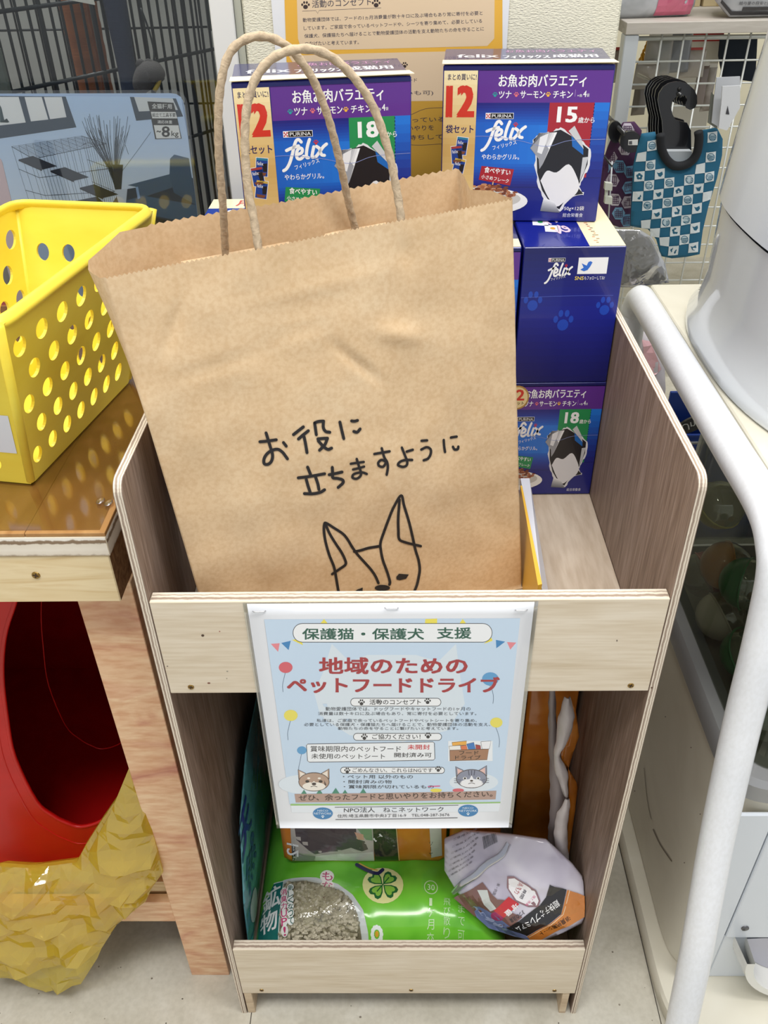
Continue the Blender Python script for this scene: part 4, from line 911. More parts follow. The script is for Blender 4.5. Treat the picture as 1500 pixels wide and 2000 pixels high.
# ---- green pellet litter bag lying on the bottom shelf
GX0, GX1, GY0, GY1, GH = -.182, .118, .0145, .285, .078
green = thing('cat_litter_bag', 'bright green bag of wood pellet cat litter lying flat on the bottom shelf', 'bag', (-.03, .15, ZL))
def gsurf(u, v, h=0):
    s_, t_ = (u-GX0)/(GX1-GX0), (v-GY0)/(GY1-GY0); s_ = min(1, max(0, s_)); t_ = min(1, max(0, t_))
    k = (1-abs(2*s_-1)**5)**.6*(1-abs(2*t_-1)**7)**.5
    z = ZL+.002+GH*k*(1+.0*t_)+.0026*nz((u, v, 0), 22, 4)*min(1, k*2)+.004*max(0, ridge((u, v, 0), 13, 2)-.6)*k
    return V((u, v, z+h))
vs = []; fs = []; NX, NY = 110, 70
for j in range(NY+1):
    for i in range(NX+1):
        s_, t_ = i/NX, j/NY; s_ = .5-.5*math.cos(math.pi*s_); t_ = .5-.5*math.cos(math.pi*t_)
        vs.append(gsurf(GX0+(GX1-GX0)*s_, GY0+(GY1-GY0)*t_))
nq = len(vs); q = NX+1
vs += [V((p.x, p.y, ZL+.0008)) for p in vs]
for j in range(NY):
    for i in range(NX): a = j*q+i; fs += [(a, a+1, a+q+1, a+q), (nq+a, nq+a+q, nq+a+q+1, nq+a+1)]
for j in range(NY):
    for i in (0, NX): a = j*q+i; fs.append((a, a+q, nq+a+q, nq+a))
for i in range(NX):
    for j in (0, NY): a = j*q+i; fs.append((a, a+1, nq+a+1, nq+a))
mk('bag_body', vs, fs, plast('green_film', [(.3, '#5fb52a'), (.5, '#74c93a'), (.7, '#7fd043')]), green, True)
gz = ZL+GH+.004
gr = lambda px, py: (lambda p: (p.x, p.y))(at(px, py, 'z', gz))
G = Print('printed_front', green, gsurf, zoom(gr, 430, 1580, 3.75), grid=.006, rough=.25, coat=.6, base=.0006, step=.00012); G.clip = (GX0+.004, GX1-.004, GY0+.003, GY1-.004)
win_poly = [(455, 500), (600, 505), (760, 540), (880, 590), (960, 660), (1010, 760), (1030, 860), (1035, 975), (860, 975), (700, 930), (600, 900), (520, 880), (410, 880)]
G.poly([(455, 470), (700, 490), (860, 540), (970, 620), (1045, 720), (1080, 840), (1085, 985), (1020, 985), (400, 900), (440, 600)], '#cfd6d6', 1)
G.poly(win_poly, '#8d8776', 2)
G.poly([(380, 460), (458, 480), (440, 600), (405, 880), (250, 880), (232, 850), (250, 650), (300, 560)], '#1f6f6a', 3); G.line([(380, 460), (458, 480), (440, 600), (405, 880)], 8, '#dfe9e6', 3.5, 0)
G.tb('鉱', 285, 480, 430, 640, WH, 4, .02); G.tb('物', 265, 650, 405, 790, WH, 4, .02)
for k, ch in enumerate('もない'): G.ell(782, 486+k*68, 52, 44, '#f0efe6', 4, 16); G.tb(ch, 748, 455+k*68, 822, 515+k*68, '#b92e6a', 5, .02)
for a in (0, 90, 180, 270):
    ca, sa = math.cos(math.radians(a+40)), math.sin(math.radians(a+40))
    for r_, c, o_, ly in ((104, '#1f6a34', 4, 4), (74, '#8cc84a', 16, 5)):
        hp_ = [(.0, 0), (.42, .36), (.78, .50), (1.02, .42), (1.08, .2), (.94, 0), (1.08, -.2), (1.02, -.42), (.78, -.50), (.42, -.36)]
        G.poly([(1192+(x*r_+o_)*ca-y*r_*sa, 552+((x*r_+o_)*sa+y*r_*ca)*.9) for x, y in hp_], c, ly)
G.ell(1192, 552, 150, 128, '#e6e7a0', 3, 24); G.line([(1150, 600), (1192, 552), (1235, 500)], 8, '#1f6a34', 6, 3)
G.line([(1000, 405), (1080, 450), (1150, 470), (1190, 440)], 26, '#2b2a55', 6, 4); G.line([(1020, 395), (1090, 432), (1150, 445)], 9, '#d8a64a', 6.5, 4)
for k in range(12): a = k*math.pi/6; G.ell(1145+34*math.cos(a), 850+32*math.sin(a), 14, 13, '#eef4f2', 4, 10)
G.ell(1145, 850, 14, 14, '#e0a93a', 5, 12); G.line([(1225+52*math.cos(k), 935+48*math.sin(k)) for k in [i*.35 for i in range(18)]], 8, '#bfe3a0', 4, 2)
G.rd = zoom(gr, 400, 1600, 3)
G.line([(1325+38*math.cos(i*.35), 395+38*math.sin(i*.35)) for i in range(19)], 5, '#cfeab8', 4, 2); G.tb('30', 1305, 378, 1347, 412, '#e2f4d2', 4)
for k, ch in enumerate('1ヶ月交換'): G.tb(ch, 1303, 458+k*52, 1345, 500+k*52, '#d4eec0', 4)
for k, ch in enumerate('飛び散り防止'): G.tb(ch, 1400, 450+k*48, 1440, 490+k*48, '#bfe3a6', 4)
for k, ch in enumerate('まで可'): G.tb(ch, 1486, 480+k*60, 1526, 520+k*60, '#bfe3a6', 4)
G.poly([(330, 380), (350, 375), (352, 380)], '#bfe3a6', 4)
G.build()
# pellets seen through the window
gp = [gr(430+x/3.75, 1580+y/3.75) for x, y in win_poly]
vs = []; fs = []; rr = random.Random(11); n_ = 0
while n_ < 620:
    u = rr.uniform(-.17, -.01); v = rr.uniform(GY0, .14)
    if not inside((u, v), gp) or edist((u, v), gp) < .003: continue
    n_ += 1; c = gsurf(u, v, .0014); th = rr.uniform(0, 3.14); t = V((math.cos(th), math.sin(th), rr.uniform(-.35, .35))).normalized(); s1 = t.orthogonal().normalized(); s2 = t.cross(s1); L, r_ = rr.uniform(.0026, .0050), rr.uniform(.0019, .0025); b0 = len(vs)
    for e in (-1, 1):
        for k in range(7): a = 2*math.pi*k/7; vs.append(c+t*L*e+s1*math.cos(a)*r_+s2*math.sin(a)*r_)
    fs += [(b0+k, b0+(k+1) % 7, b0+7+(k+1) % 7, b0+7+k) for k in range(7)]+[tuple(range(b0, b0+7))[::-1], tuple(range(b0+7, b0+14))]
pel = mk('litter_pellets', vs, fs, grain('pellet', [(.3, '#a39c86'), (.7, '#c9c3ae')], (1, 1, 1), 60, .8, .1), green, label='pale beige pellets behind the clear window'); pel['kind'] = 'stuff'
# clear film over the window, with its creases
vs = []; fs = []
bm = bmesh.new(); vv = [bm.verts.new((u, v, 0)) for u, v in gp]; bm.faces.new(vv)
for ax in (0, 1):
    k = -.2
    while k < .2:
        c_ = [0, 0, 0]; c_[ax] = k; no = [0, 0, 0]; no[ax] = 1
        bmesh.ops.bisect_plane(bm, geom=bm.verts[:]+bm.edges[:]+bm.faces[:], plane_co=c_, plane_no=no); k += .005
for v in bm.verts: u, w_ = v.co.x, v.co.y; v.co = gsurf(u, w_, .0042+.002*nz((u, w_, 1), 60))
frombm('window_film', bm, clear('window_film_clear', '#f4f4ee', .05, .12, .6, wscale=110), green, True)
G2 = Print('window_lettering', green, gsurf, zoom(gr, 430, 1580, 3.75), grid=.006, rough=.25, coat=.6, base=.0072); G2.clip = (GX0+.004, GX1-.004, GY0+.003, GY1-.004)
for k in range(6): G2.ell(512, 563+k*44, 26, 26, '#e6e8e2', 3, 12)
for k in range(6): G2.ell(462, 580+k*50, 28, 30, '#e6e8e2', 3, 12)
for k, ch in enumerate('新しくなって'): G2.tb(ch, 494, 545+k*44, 532, 583+k*44, '#1d5a4e', 5, .02)
for k, ch in enumerate('消臭力UP!'): G2.tb(ch, 440, 560+k*50, 484, 604+k*50, '#c23a72', 5, .02)
G2.build()
# teal bag against the left side
tealb = thing('teal_pack', 'teal blue pack standing against the left side of the bottom shelf', 'pack', (-.185, .12, ZL))
tq = [(.0, .0), (.25, 0), (.25, .22), (.12, .235), (.05, .20), (.012, .10)]
ft = soft('pack_body', (-.1862, .030, ZL+.0015), (0, 1, 0), (0.02, 0, 1), tq, .006, .003, .0010, plast('teal_film', [(.3, '#4d93a0'), (.7, '#6cb4bd')]), tealb, seed=4)
Q = Print('printed_front', tealb, ft, grid=.008, rough=.3, coat=.5, base=.0006); Q.tl('天', .030, .150, .085, .150, -.055, '#2a3f9a', 3, .02); Q.tl('然', .030, .085, .085, .085, -.055, '#2a3f9a', 3, .02); Q.ell(.04, .05, .018, .022, '#cfe0e0', 2); Q.poly([(.004, .002), (.03, .002), (.035, .02), (.006, .03)], '#4fc4e0', 2); Q.build()

# ---- orange pack of pet sheets with a cat photo, standing behind the litter bag
def upright(name, label, cat, x0, x1, y, z0, z1, th, m, tilt=0, yaw=0, bulge=.008, wr=.0012, seed=1, cre=.002, group=None):
    r = thing(name, label, cat, ((x0+x1)/2, y, z0), group); W_, H_ = x1-x0, z1-z0; c = .008
    a = V((math.cos(yaw), math.sin(yaw), 0)); b = V((-math.sin(yaw)*math.sin(tilt), math.cos(yaw)*math.sin(tilt), math.cos(tilt)))
    f = soft('pack_body', (x0, y, z0), a, b, [(c, 0), (W_-c, 0), (W_, c), (W_, H_-c), (W_-c, H_), (c, H_), (0, H_-c), (0, c)], th, bulge, wr, m, r, seed=seed, cre=cre)
    return r, f, plane((x0, y, z0), a, b)[1]
ORG = plast('orange_film', [(.3, '#c4701f'), (.5, '#d07c28'), (.7, '#da8833')], .25, .5)
sp_, f2, rd2 = upright('pet_sheet_pack', 'orange pack of pet sheets with a grey cat photo, standing on the litter bag', 'pack', -.147, .046, .109, ZL+GH+.0012, .42, .05, ORG, .02, .0, .005)
Q = Print('printed_front', sp_, f2, zoom(rd2, 430, 1580, 3.75), grid=.008, rough=.25, coat=.5, base=.0006); Q.clip = (.002, .192, .003, .27)
Q.poly([(500, -200), (1110, -200), (1130, 385), (700, 402), (560, 395), (530, 370)], '#b9b2ac', 1); Q.poly([(500, -200), (985, -200), (1000, 180), (1060, 200), (1085, 260), (1040, 275), (960, 250), (860, 280), (700, 300), (560, 200)], '#4a4148', 2)
Q.poly([(985, 130), (1050, 150), (1055, 190), (1010, 185)], '#d0a08c', 3); Q.poly([(1000, 100), (1110, 100), (1118, 200), (1070, 190)], '#7d9a78', 2.2); Q.poly([(530, 300), (700, 320), (690, 400), (560, 395)], '#8e8a8c', 2.5); Q.poly([(700, 318), (1120, 280), (1130, 384), (700, 402)], '#d6d6cf', 2.4)
Q.poly([(1100, -200), (1285, -200), (1305, 375), (1135, 390)], '#20201c', 3); Q.tl('H', 1140, 210, 1190, 170, 30, WH, 4, .02); Q.line([(1290, 100), (1312, 375)], 5, '#e8c08a', 4, 0)
Q.tl('12', 575, 238, 575, 330, -86, WH, 4, .02); Q.poly([(525, 240), (552, 240), (552, 390), (532, 388)], '#23202a', 3.4); Q.tl('枚入り', 548, 250, 548, 380, -16, WH, 4)
Q.rd = zoom(rd2, 400, 1600, 3); Q.poly([(1305, -150), (1380, -150), (1390, 205), (1326, 208)], '#cfcac2', 4); Q.tl('シート', 1335, 110, 1335, 190, -22, '#3a3a3a', 5)
Q.build()

# ---- right-hand packs
pa, fa, rda = upright('opened_orange_pack', 'tall opened orange pack with torn white lining, on the right of the bottom shelf', 'pack', .050, .1085, .112, ZL+GH+.002, .468, .10, ORG, .02, -.04, .004)
Q = Print('printed_panel', pa, fa, rda, grid=.01, rough=.35, coat=.3, base=.0006); Q.clip = (.0012, .0572, .0, .398)
Q.poly([(1043, 1378), (1040, 1490), (1032, 1553), (1000, 1562), (1005, 1500), (1020, 1400), (1030, 1390)], '#a9a5a6', 2)
Q.ell(1036, 1395, 5, 9, '#2a2628', 3); Q.ell(1051, 1427, 2.6, 3, '#2a1c14', 3, 10)
for k in range(5):
    x = 1011+k*6.5
    for j in range(26): Q.rect(x+j*-.25+2, 1408+j*5.2, x+j*-.25+5, 1411.2+j*5.2, '#3d3b40', 3)
Q.build()
LIN = grain('white_lining', [(.3, '#bdb4b2'), (.7, '#d9d2d2')], (1, 1, 1), 20, .4, .3, .5, coat=.3)
def strip(name, pts, wd, dirv, th, m, parent, seed=1):
    """torn film strip with thickness: centre points, widths, direction of the width"""
    P_ = catmull(pts, 8); n = len(P_); vs = []; fs = []
    for i, p in enumerate(P_):
        t = i/(n-1); k = t*(len(wd)-1); j = min(int(k), len(wd)-2); w_ = wd[j]+(wd[j+1]-wd[j])*(k-j)
        for s_ in range(7):
            q = -1+s_/3; o = V(dirv)*(w_*q*.5)+V((0, -1, 0))*(.35*w_*(1-q*q))+V((nz(p, 60, seed+s_), nz(p, 50, seed), 0))*.0015
            vs.append(p+o); vs.append(p+o+V((0, th, 0)))
    for i in range(n-1):
        for s_ in range(6):
            a = i*14+s_*2; fs += [(a, a+2, a+16, a+14), (a+1, a+15, a+17, a+3)]
        a = i*14; fs += [(a, a+14, a+15, a+1), (a+12, a+13, a+27, a+26)]
    return mk(name, vs, fs, m, parent, True)
yl = .100
strip('torn_lining', [at(x, y, 'y', yl) for x, y in ((1078, 1345), (1080, 1420), (1086, 1500), (1092, 1560), (1088, 1600), (1080, 1650))], (.006, .009, .014, .020, .018, .012), (1, 0, 0), .0010, mat('#958a8a', .5), pa, 3)
strip('torn_lining', [at(x, y, 'y', yl-.014) for x, y in ((1108, 1362), (1106, 1400), (1098, 1445), (1088, 1478), (1097, 1510), (1106, 1556))], (.006, .017, .012, .006, .014, .004), (1, 0, 0), .0010, LIN, pa, 4)
strip('torn_lining', [at(x, y, 'y', yl-.018) for x, y in ((1108, 1560), (1100, 1590), (1096, 1625), (1098, 1660), (1108, 1685))], (.004, .014, .015, .013, .006), (1, 0, 0), .0010, LIN, pa, 6)
pb = thing('folded_orange_pack', 'narrow folded orange pack behind the torn white lining', 'pack', (.14, .10, .15))
oP = [(1113, 1362), (1124, 1385), (1131, 1440), (1120, 1470), (1110, 1503), (1126, 1530), (1134, 1570), (1138, 1640), (1160, 1662), (1170, 1740), (1150, 1720), (1108, 1690), (1108, 1640), (1112, 1570), (1110, 1500), (1094, 1478), (1112, 1440), (1117, 1400)]
f_, rd_ = plane((.10, .098, .15), (1, .1, 0), (0, .12, 1)); soft('pack_body', (.10, .098, .15), (1, .1, 0), (0, .12, 1), [rd_(*p) for p in oP], .016, .004, .001, ORG, pb, .005, 7, .002, xmax=.1922)
pc, fc_, rdc = upright('dark_label_pack', 'slim orange and black pack against the right side of the bottom shelf', 'pack', .134, .1895, .155, ZL+.0022, .405, .028, ORG, .03, .06, .003)
Q = Print('printed_panel', pc, fc_, rdc, grid=.01, rough=.3, coat=.4, base=.0006); Q.clip = (.001, .054, .002, .33)
Q.poly([(1118, 1420), (1140, 1445), (1146, 1500), (1126, 1545), (1108, 1500)], '#1c1a1c', 2); Q.poly([(1136, 1600), (1140, 1650), (1158, 1660), (1150, 1610)], '#2a2224', 2)
Q.tl('超快デオ', 1140, 1462, 1120, 1530, -14, WH, 3, .01); Q.tl('消臭', 1148, 1555, 1140, 1590, -14, '#3a1c14', 3, .01); Q.build()
# crumpled pale lilac bag at the front right
O_ = at(1050, 1838, 'y', .0185); Pu = at(880, 1650, 'y', .088); Pr = at(1165, 1772, 'y', .030)
e1 = (Pr-O_); e2 = (Pu-O_); a_ = e1.normalized(); n_ = e1.cross(e2).normalized(); b_ = n_.cross(a_)
if b_.z < 0: b_ = -b_
rdd = plane(O_, a_, b_)[1]
lil = thing('deodorant_sheet_bag', 'pale lilac crumpled pack with black and orange bands, bottom shelf front right', 'pack', (.13, .05, ZL))
oD = [(868, 1640), (905, 1624), (960, 1628), (998, 1632), (1066, 1642), (1118, 1690), (1168, 1755), (1171, 1772), (1158, 1792), (1100, 1822), (1058, 1839), (1030, 1838), (950, 1802), (892, 1742), (868, 1700)]
fd = soft('pack_body', O_, a_, b_, [rdd(*p) for p in oD], .030, .010, .0022, plast('lilac_film', [(.3, '#b9b3c4'), (.5, '#cdc8d6'), (.7, '#dcd8e2')], .2, .8, 3, .4), lil, .005, 9, .007, zmin=ZL+.001, xmax=.1925)
Q = Print('printed_front', lil, fd, zoom(rdd, 830, 1560, 4.167), grid=.005, rough=.25, coat=.7, base=.0007, step=.0001)
Q.poly([(1020, 652), (1155, 710), (1110, 900), (830, 1100), (665, 1022), (940, 825), (990, 760)], '#201e20', 3); Q.poly([(1160, 712), (1382, 795), (1350, 900), (1190, 990), (930, 1150), (862, 1148), (832, 1106), (1112, 905)], '#d08238', 3); Q.line([(1180, 715), (1128, 905), (850, 1110)], 5, '#f0d9b8', 4, 0); Q.line([(1372, 800), (1340, 895)], 5, '#f0d9b8', 4, 0)
Q.poly([(478, 635), (540, 700), (600, 770), (690, 790), (640, 850), (800, 915), (690, 1010), (560, 1010), (400, 950), (235, 805)], '#7a5650', 2); Q.poly([(385, 860), (450, 850), (560, 900), (700, 1000), (830, 1110), (860, 1140), (740, 1120), (520, 1050), (420, 960)], '#6f7aa8', 2.6)
for k in range(8): Q.ell(410+k*34, 880+k*22+(k % 2)*14, 26, 20, '#a9b0d8', 2.8+.02*k, 12)
Q.poly([(436, 700), (520, 690), (545, 780), (590, 850), (540, 880), (490, 820), (470, 760)], '#c9ceca', 3); Q.ell(595, 920, 52, 44, '#a03a68', 3.2)
Q.poly([(690, 755), (775, 812), (650, 925), (568, 868)], '#c5262e', 3.6); Q.tl('3つの消臭', 800, 860, 690, 930, 44, '#2a2630', 4, .01); Q.tl('増量', 745, 800, 650, 880, 48, WH, 4, .01)
Q.poly([(680, 580), (735, 575), (850, 650), (910, 700), (945, 790), (925, 840), (850, 838), (740, 790), (675, 680)], '#8d6a72', 3); Q.poly([(690, 600), (740, 590), (850, 668), (900, 710), (930, 790), (915, 826), (850, 822), (750, 780), (690, 690)], '#f0eef0', 3.4)
Q.tl('消臭力', 775, 620, 730, 720, 46, '#a83a44', 4, .01); Q.tl('瞬間', 815, 680, 775, 760, 30, '#3a3640', 4, .01); Q.tl('強力消臭', 895, 740, 820, 815, 24, '#d06a90', 4, .01)
Q.tl('超快デオプレミアム', 1075, 775, 735, 1010, 62, WH, 5, .01); Q.tl('消臭抗菌シート', 1168, 905, 925, 1060, 48, '#3a2214', 5, .01); Q.tl('新・抗菌', 600, 640, 560, 720, 26, '#4a4650', 4)
for k in range(13): x = 470+k*8.5; Q.poly([(x, 300-k*2), (x+random.choice((2.5, 4, 5.5)), 300-k*2), (x+22, 385-k*4), (x+18, 385-k*4)], '#2c2c34', 4)
for k in range(7): Q.tl('ご使用上の注意', 190+k*8, 640-k*52, 400+k*10, 470-k*40, 13, '#55505c', 4)
Q.build()
sl = [fd(*rdd(830+x/4.167, 1560+y/4.167), .002) for x, y in ((690, 340), (640, 410), (540, 480), (430, 570), (320, 660), (230, 760))]
strip('heat_seal', sl, (.007, .010, .010, .010, .010, .006), (.75, 0, -.66), .0008, clear('seal_film', '#e9ecf4', .2, .15, .5, .5, '#dfe6f4'), lil, 5)

# ---- small things in the upper compartment
pk = thing('white_yellow_leaflet_pack', 'thin white pack with a yellow edge standing beside the paper bag', 'pack', (.112, .12, ZS))
q = [(.1075, .045), (.1165, .050), (.1175, .200), (.1090, .200)]
vs = [V((x, y, z)) for z in (ZS+.0006, ZS+.062) for x, y in q]; vs[4].z -= .006; vs[5].z -= .02; vs[4].x += .001
mk('pack_body', vs, [(3, 2, 1, 0), (4, 5, 6, 7), (0, 1, 5, 4), (1, 2, 6, 5), (2, 3, 7, 6), (3, 0, 4, 7)], mat('#c9ccd6', .3, coat=.4), pk)
vs = [V((x-.004, y-.003, z)) for z in (ZS+.0006, ZS+.066) for x, y in ((.1075, .045), (.1110, .0465), (.1120, .185), (.1105, .185))]
mk('yellow_edge', vs, [(3, 2, 1, 0), (4, 5, 6, 7), (0, 1, 5, 4), (1, 2, 6, 5), (2, 3, 7, 6), (3, 0, 4, 7)], mat('#dcae3a', .35), pk)

# ================================================================ RIGHT: CAPSULE MACHINE AND ITS RAIL
def superloop(cx, cy, rx, ry, ex, z, n=72, sx=0):
    out = []
    for k in range(n):
        a = 2*math.pi*k/n; c, s_ = math.cos(a), math.sin(a)
        out.append(V((cx+rx*math.copysign(abs(c)**(2/ex), c)+sx, cy+ry*math.copysign(abs(s_)**(2/ex), s_), z)))
    return out
def loft(name, loops, m, parent, smooth=True, cap0=True, cap1=True, closed=False, label=None, openl=False):
    n = len(loops[0]); vs = [p for l in loops for p in l]; fs = []
    for j in range(len(loops)-1 if not closed else len(loops)):
        k = (j+1) % len(loops)
        for i in range(n-1 if openl else n): fs.append((j*n+i, j*n+(i+1) % n, k*n+(i+1) % n, k*n+i))
    if cap0 and not closed: fs.append(tuple(range(n))[::-1])
    if cap1 and not closed: fs.append(tuple(range((len(loops)-1)*n, len(loops)*n)))
    o = mk(name, vs, fs, m, parent, smooth, label=label)
    try: o.data.set_sharp_from_angle(angle=math.radians(38))
    except Exception: pass
    return o
CRM = grain('aged_white_plastic', [(.3, '#d5cfbd'), (.6, '#dfdac9'), (.8, '#e4e0d2')], (2, 2, 2), 4, .4, .02, 1, coat=.1)
WHP = mat('#dde3ea', .32, coat=.2); GRY = mat('#9a9b9c', .35, .2, coat=.2)
mc = thing('capsule_machine', 'white capsule toy machine with grey rim and smoky window behind the white pipe rail', 'machine', (.50, .22, 0))
cx, cy = .5175, .225
L = lambda rx, ry, z, ex=11: superloop(cx, cy, rx, ry, ex, z)
loft('base_plate', [L(.218, .262, .0005), L(.219, .263, .002), L(.219, .263, .020), L(.216, .260, .024)], CRM, mc)
loft('body', [L(.198, .188, .0245), L(.200, .190, .027), L(.200, .190, .360), L(.196, .186, .362)], [CRM], mc)
loft('grey_rim', [L(.199, .189, .3625), L(.2045, .1945, .366), L(.2045, .1945, .386), L(.200, .190, .392), L(.186, .176, .392), L(.184, .174, .364)], GRY, mc, cap0=False, cap1=False, closed=True)
loft('smoky_window', [L(.188, .178, .3935), L(.184, .174, .50), L(.178, .168, .676)], clear('smoky_acrylic', '#c2c6ba', .03, .03), mc, cap0=False, cap1=False)
loft('inner_floor', [L(.180, .170, .364), L(.180, .170, .368)], mat('#8a8a82', .6), mc)
loft('inner_core', [superloop(.60, .225, .06, .14, 5, .3685), superloop(.60, .225, .06, .14, 5, .676)], mat('#bdb8a8', .6), mc)
yf = cy-.1905
fF, rdF = plane((.33, yf, 0), (1, 0, 0), (0, 0, 1))
p0 = at(1500, 1600, 'y', yf); p1 = at(1410, 1826, 'y', yf)
bbox('front_door', .3605, .62, yf-.006, yf-.0004, .120, .352, WHP, mc, .002, seg=2)
bbox('front_side_panel', .3225, .3595, yf-.005, yf-.0004, .0245, .352, WHP, mc, .0015)
bbox('lower_panel', .3605, .62, yf-.003, yf-.0004, .0245, .1192, WHP, mc, .001)
sc_ = at(1455, 1812, 'y', yf-.006); tube('lock_hole', [sc_+V((0, -.0014, 0)), sc_+V((0, .002, 0))], .0042, mat('#6a6a6c', .4, .6), mc, 16)
# tray with a round lip
tc_ = V((.452, yf-.022, .052))
def arc(r, y, a0, a1, n=30, cz=.118, cx2=.462): return [V((cx2+r*math.cos(math.radians(a0+(a1-a0)*k/n)), y, cz+r*math.sin(math.radians(a0+(a1-a0)*k/n)))) for k in range(n+1)]
loft('tray_lip', [arc(.090, yf-.003, 180, 360), arc(.086, yf-.034, 180, 360), arc(.077, yf-.034, 180, 360), arc(.077, yf-.003, 180, 360)], mat('#e6e6e0', .25, coat=.4), mc, True, False, False, openl=True)
loft('tray_bowl', [arc(.0765, yf-.006, 180, 360), arc(.06, yf-.0050, 180, 360), arc(.001, yf-.0044, 180, 360)], mat('#b4b4bf', .4), mc, False, False, False, openl=True)
# marks on the pale side
SD = Print('side_scuffs', mc, lambda u, v, h: V((cx-.2003-h, u, v)), lambda x, y: tuple(at(x, y, 'x', cx-.2003)[k] for k in (1, 2)), base=.0002)
SD.line([(1276, 1620), (1290, 1650), (1312, 1682)], 2, '#6a5a48', 1, 3); SD.line([(1258, 1500), (1264, 1560), (1272, 1600)], 1, '#8a7c68', 1, 3)
for x, y in ((1240, 1545), (1350, 1460), (1337, 1685), (1300, 1400), (1368, 1590)): SD.ell(x, y, 1.4, 1.2, '#6a5a48', 1, 8)
SD.build()['kind'] = 'stuff'
# capsules behind the window
caps0 = None
def capsule(x, y, z, r, c, lab, rz):
    t = thing('toy_capsule', lab, 'capsule', (x, y, z), 'toy capsules in the machine')
    bm = bmesh.new(); bmesh.ops.create_uvsphere(bm, u_segments=24, v_segments=12, radius=r, matrix=Matrix.Translation((x, y, z)) @ Matrix.Rotation(rz, 4, 'X') @ Matrix.Rotation(rz*.7, 4, 'Y'))
    b2 = bm.copy(); n = (Matrix.Rotation(rz, 3, 'X') @ Matrix.Rotation(rz*.7, 3, 'Y')) @ V((0, 0, 1)); cc = V((x, y, z))
    bmesh.ops.delete(bm, geom=[f for f in bm.faces if (f.calc_center_median()-cc).dot(n) < 0], context='FACES')
    bmesh.ops.delete(b2, geom=[f for f in b2.faces if (f.calc_center_median()-cc).dot(n) >= 0], context='FACES')
    frombm('clear_half', bm, clear('capsule_clear', '#e8eee0', .2, .05, 0, .35, '#d8dccc'), t, True); frombm('coloured_half', b2, mat(c, .3, coat=.4), t, True)
    tube('seam_ring', [cc+n.orthogonal().normalized()*r*1.01*math.cos(a*math.pi/10)+n.cross(n.orthogonal().normalized())*r*1.01*math.sin(a*math.pi/10) for a in range(20)], .0012, mat(c, .3, coat=.4), t, 6, closed=True)
CN = {'#3f8a5a': 'green', '#b8b050': 'olive yellow', '#d8d4c4': 'cream', '#b8503c': 'rust red', '#c98a3a': 'amber', '#6fa8a8': 'pale teal'}
k = 0
for (x, y, z, c, w_) in ((.366, .335, .505, '#b8b050', 'topmost, near the back'), (.366, .225, .480, '#3f8a5a', 'high in the middle of the heap'), (.368, .285, .455, '#c98a3a', 'left of the heap under the topmost one'), (.364, .255, .405, '#d8d4c4', 'lying low on the left of the heap'), (.366, .180, .420, '#3f8a5a', 'low in the middle of the heap'),
                         (.366, .130, .470, '#b8503c', 'high at the front of the heap'), (.366, .115, .400, '#6fa8a8', 'lowest at the front corner'), (.366, .325, .408, '#b8503c', 'lowest at the back'), (.405, .200, .400, '#b8b050', 'second row, low'), (.410, .290, .400, '#6fa8a8', 'second row, towards the back'), (.412, .120, .400, '#d8d4c4', 'second row, at the front'), (.420, .250, .450, '#c98a3a', 'second row, upper')):
    capsule(x, y, z, .0285, c, f'{CN[c]} toy capsule in the smoky machine window, {w_}', .5+k*.8); k += 1
# top plate and round white drum
tp = thing('machine_top_plate', 'cream plate under the white drum, beside the pipe rail', 'plate', (.52, .32, .68))
bbox('plate', .2975, .76, .085, .520, .680, .7000, CRM, tp, .004, seg=3)
drum = thing('white_drum', 'large white rounded drum standing on the cream plate at the right edge', 'drum', (.52, .33, .70))
D_ = lambda s, z, sx=0: superloop(.508, .30, .203*s, .235*s, 2.5, z, 96, sx)
loft('lower_skirt', [D_(1.03, .7004), D_(1.04, .703), D_(1.04, .712), D_(1.0, .724), D_(.98, .760), D_(.985, .832)], mat('#d9dde0', .12, coat=.8), drum, cap1=False)
loft('upper_drum', [D_(.985, .8340), D_(1.0, .836), D_(.995, .90, .004), D_(.985, 1.0, .012), D_(.97, 1.12, .022), D_(.95, 1.25, .03)], mat('#e1e6ec', .18, coat=.8), drum)
# pipe rail
rl = thing('pipe_rail', 'scuffed white painted pipe rail curving down in front of the machine', 'rail', (.28, .2, 0))
PIPE = grain('white_pipe', [(.3, '#e4e7ec'), (.6, '#eceef2'), (.8, '#f0f1f4')], (2, 2, 2), 5, .3, .02, .5, fine=((6, 6, 3), 60, '#c9c5b8', .12), coat=.3)
XP = .275
path = [at(1331, 2000, 'x', XP)]; bot = path[0]; up_ = at(1380, 1750, 'x', XP)-bot
path = [bot-up_*((bot.z-.0005)/up_.z)]+path+[at(x, y, 'x', XP) for x, y in ((1358, 1870), (1400, 1640), (1447, 1425), (1484, 1280), (1504, 1195), (1517, 1130), (1518, 1075), (1498, 995), (1430, 880), (1340, 730), (1262, 598))]
zr_ = path[-1].z; path += [V((XP, .476, zr_-.004)), V((XP, .488, zr_-.022)), V((XP, .490, zr_-.06)), V((XP, .490, .30)), V((XP, .490, .0005))]
tube('pipe', path, .0150, PIPE, rl, 24, sub=10)
def pfn(p, h):  # scuffs on the pipe
    return p
SCF = Print('pipe_scuffs', rl, lambda u, v, h: V((u, v, 0)), rough=.6); scv, scf_ = [], []
PC = catmull(path, 10)
def on_pipe(px, py):
    d = ray(px, py); best = None
    for c in PC:
        t = (c-CP).dot(d)/d.dot(d); q = CP+d*t
        if best is None or (q-c).length < best[0]: best = ((q-c).length, c, t)
    m_, c, t = best; dn_ = d.normalized(); back = math.sqrt(max(0, .0153**2-min(m_, .0151)**2)); return CP+d*t-dn_*back
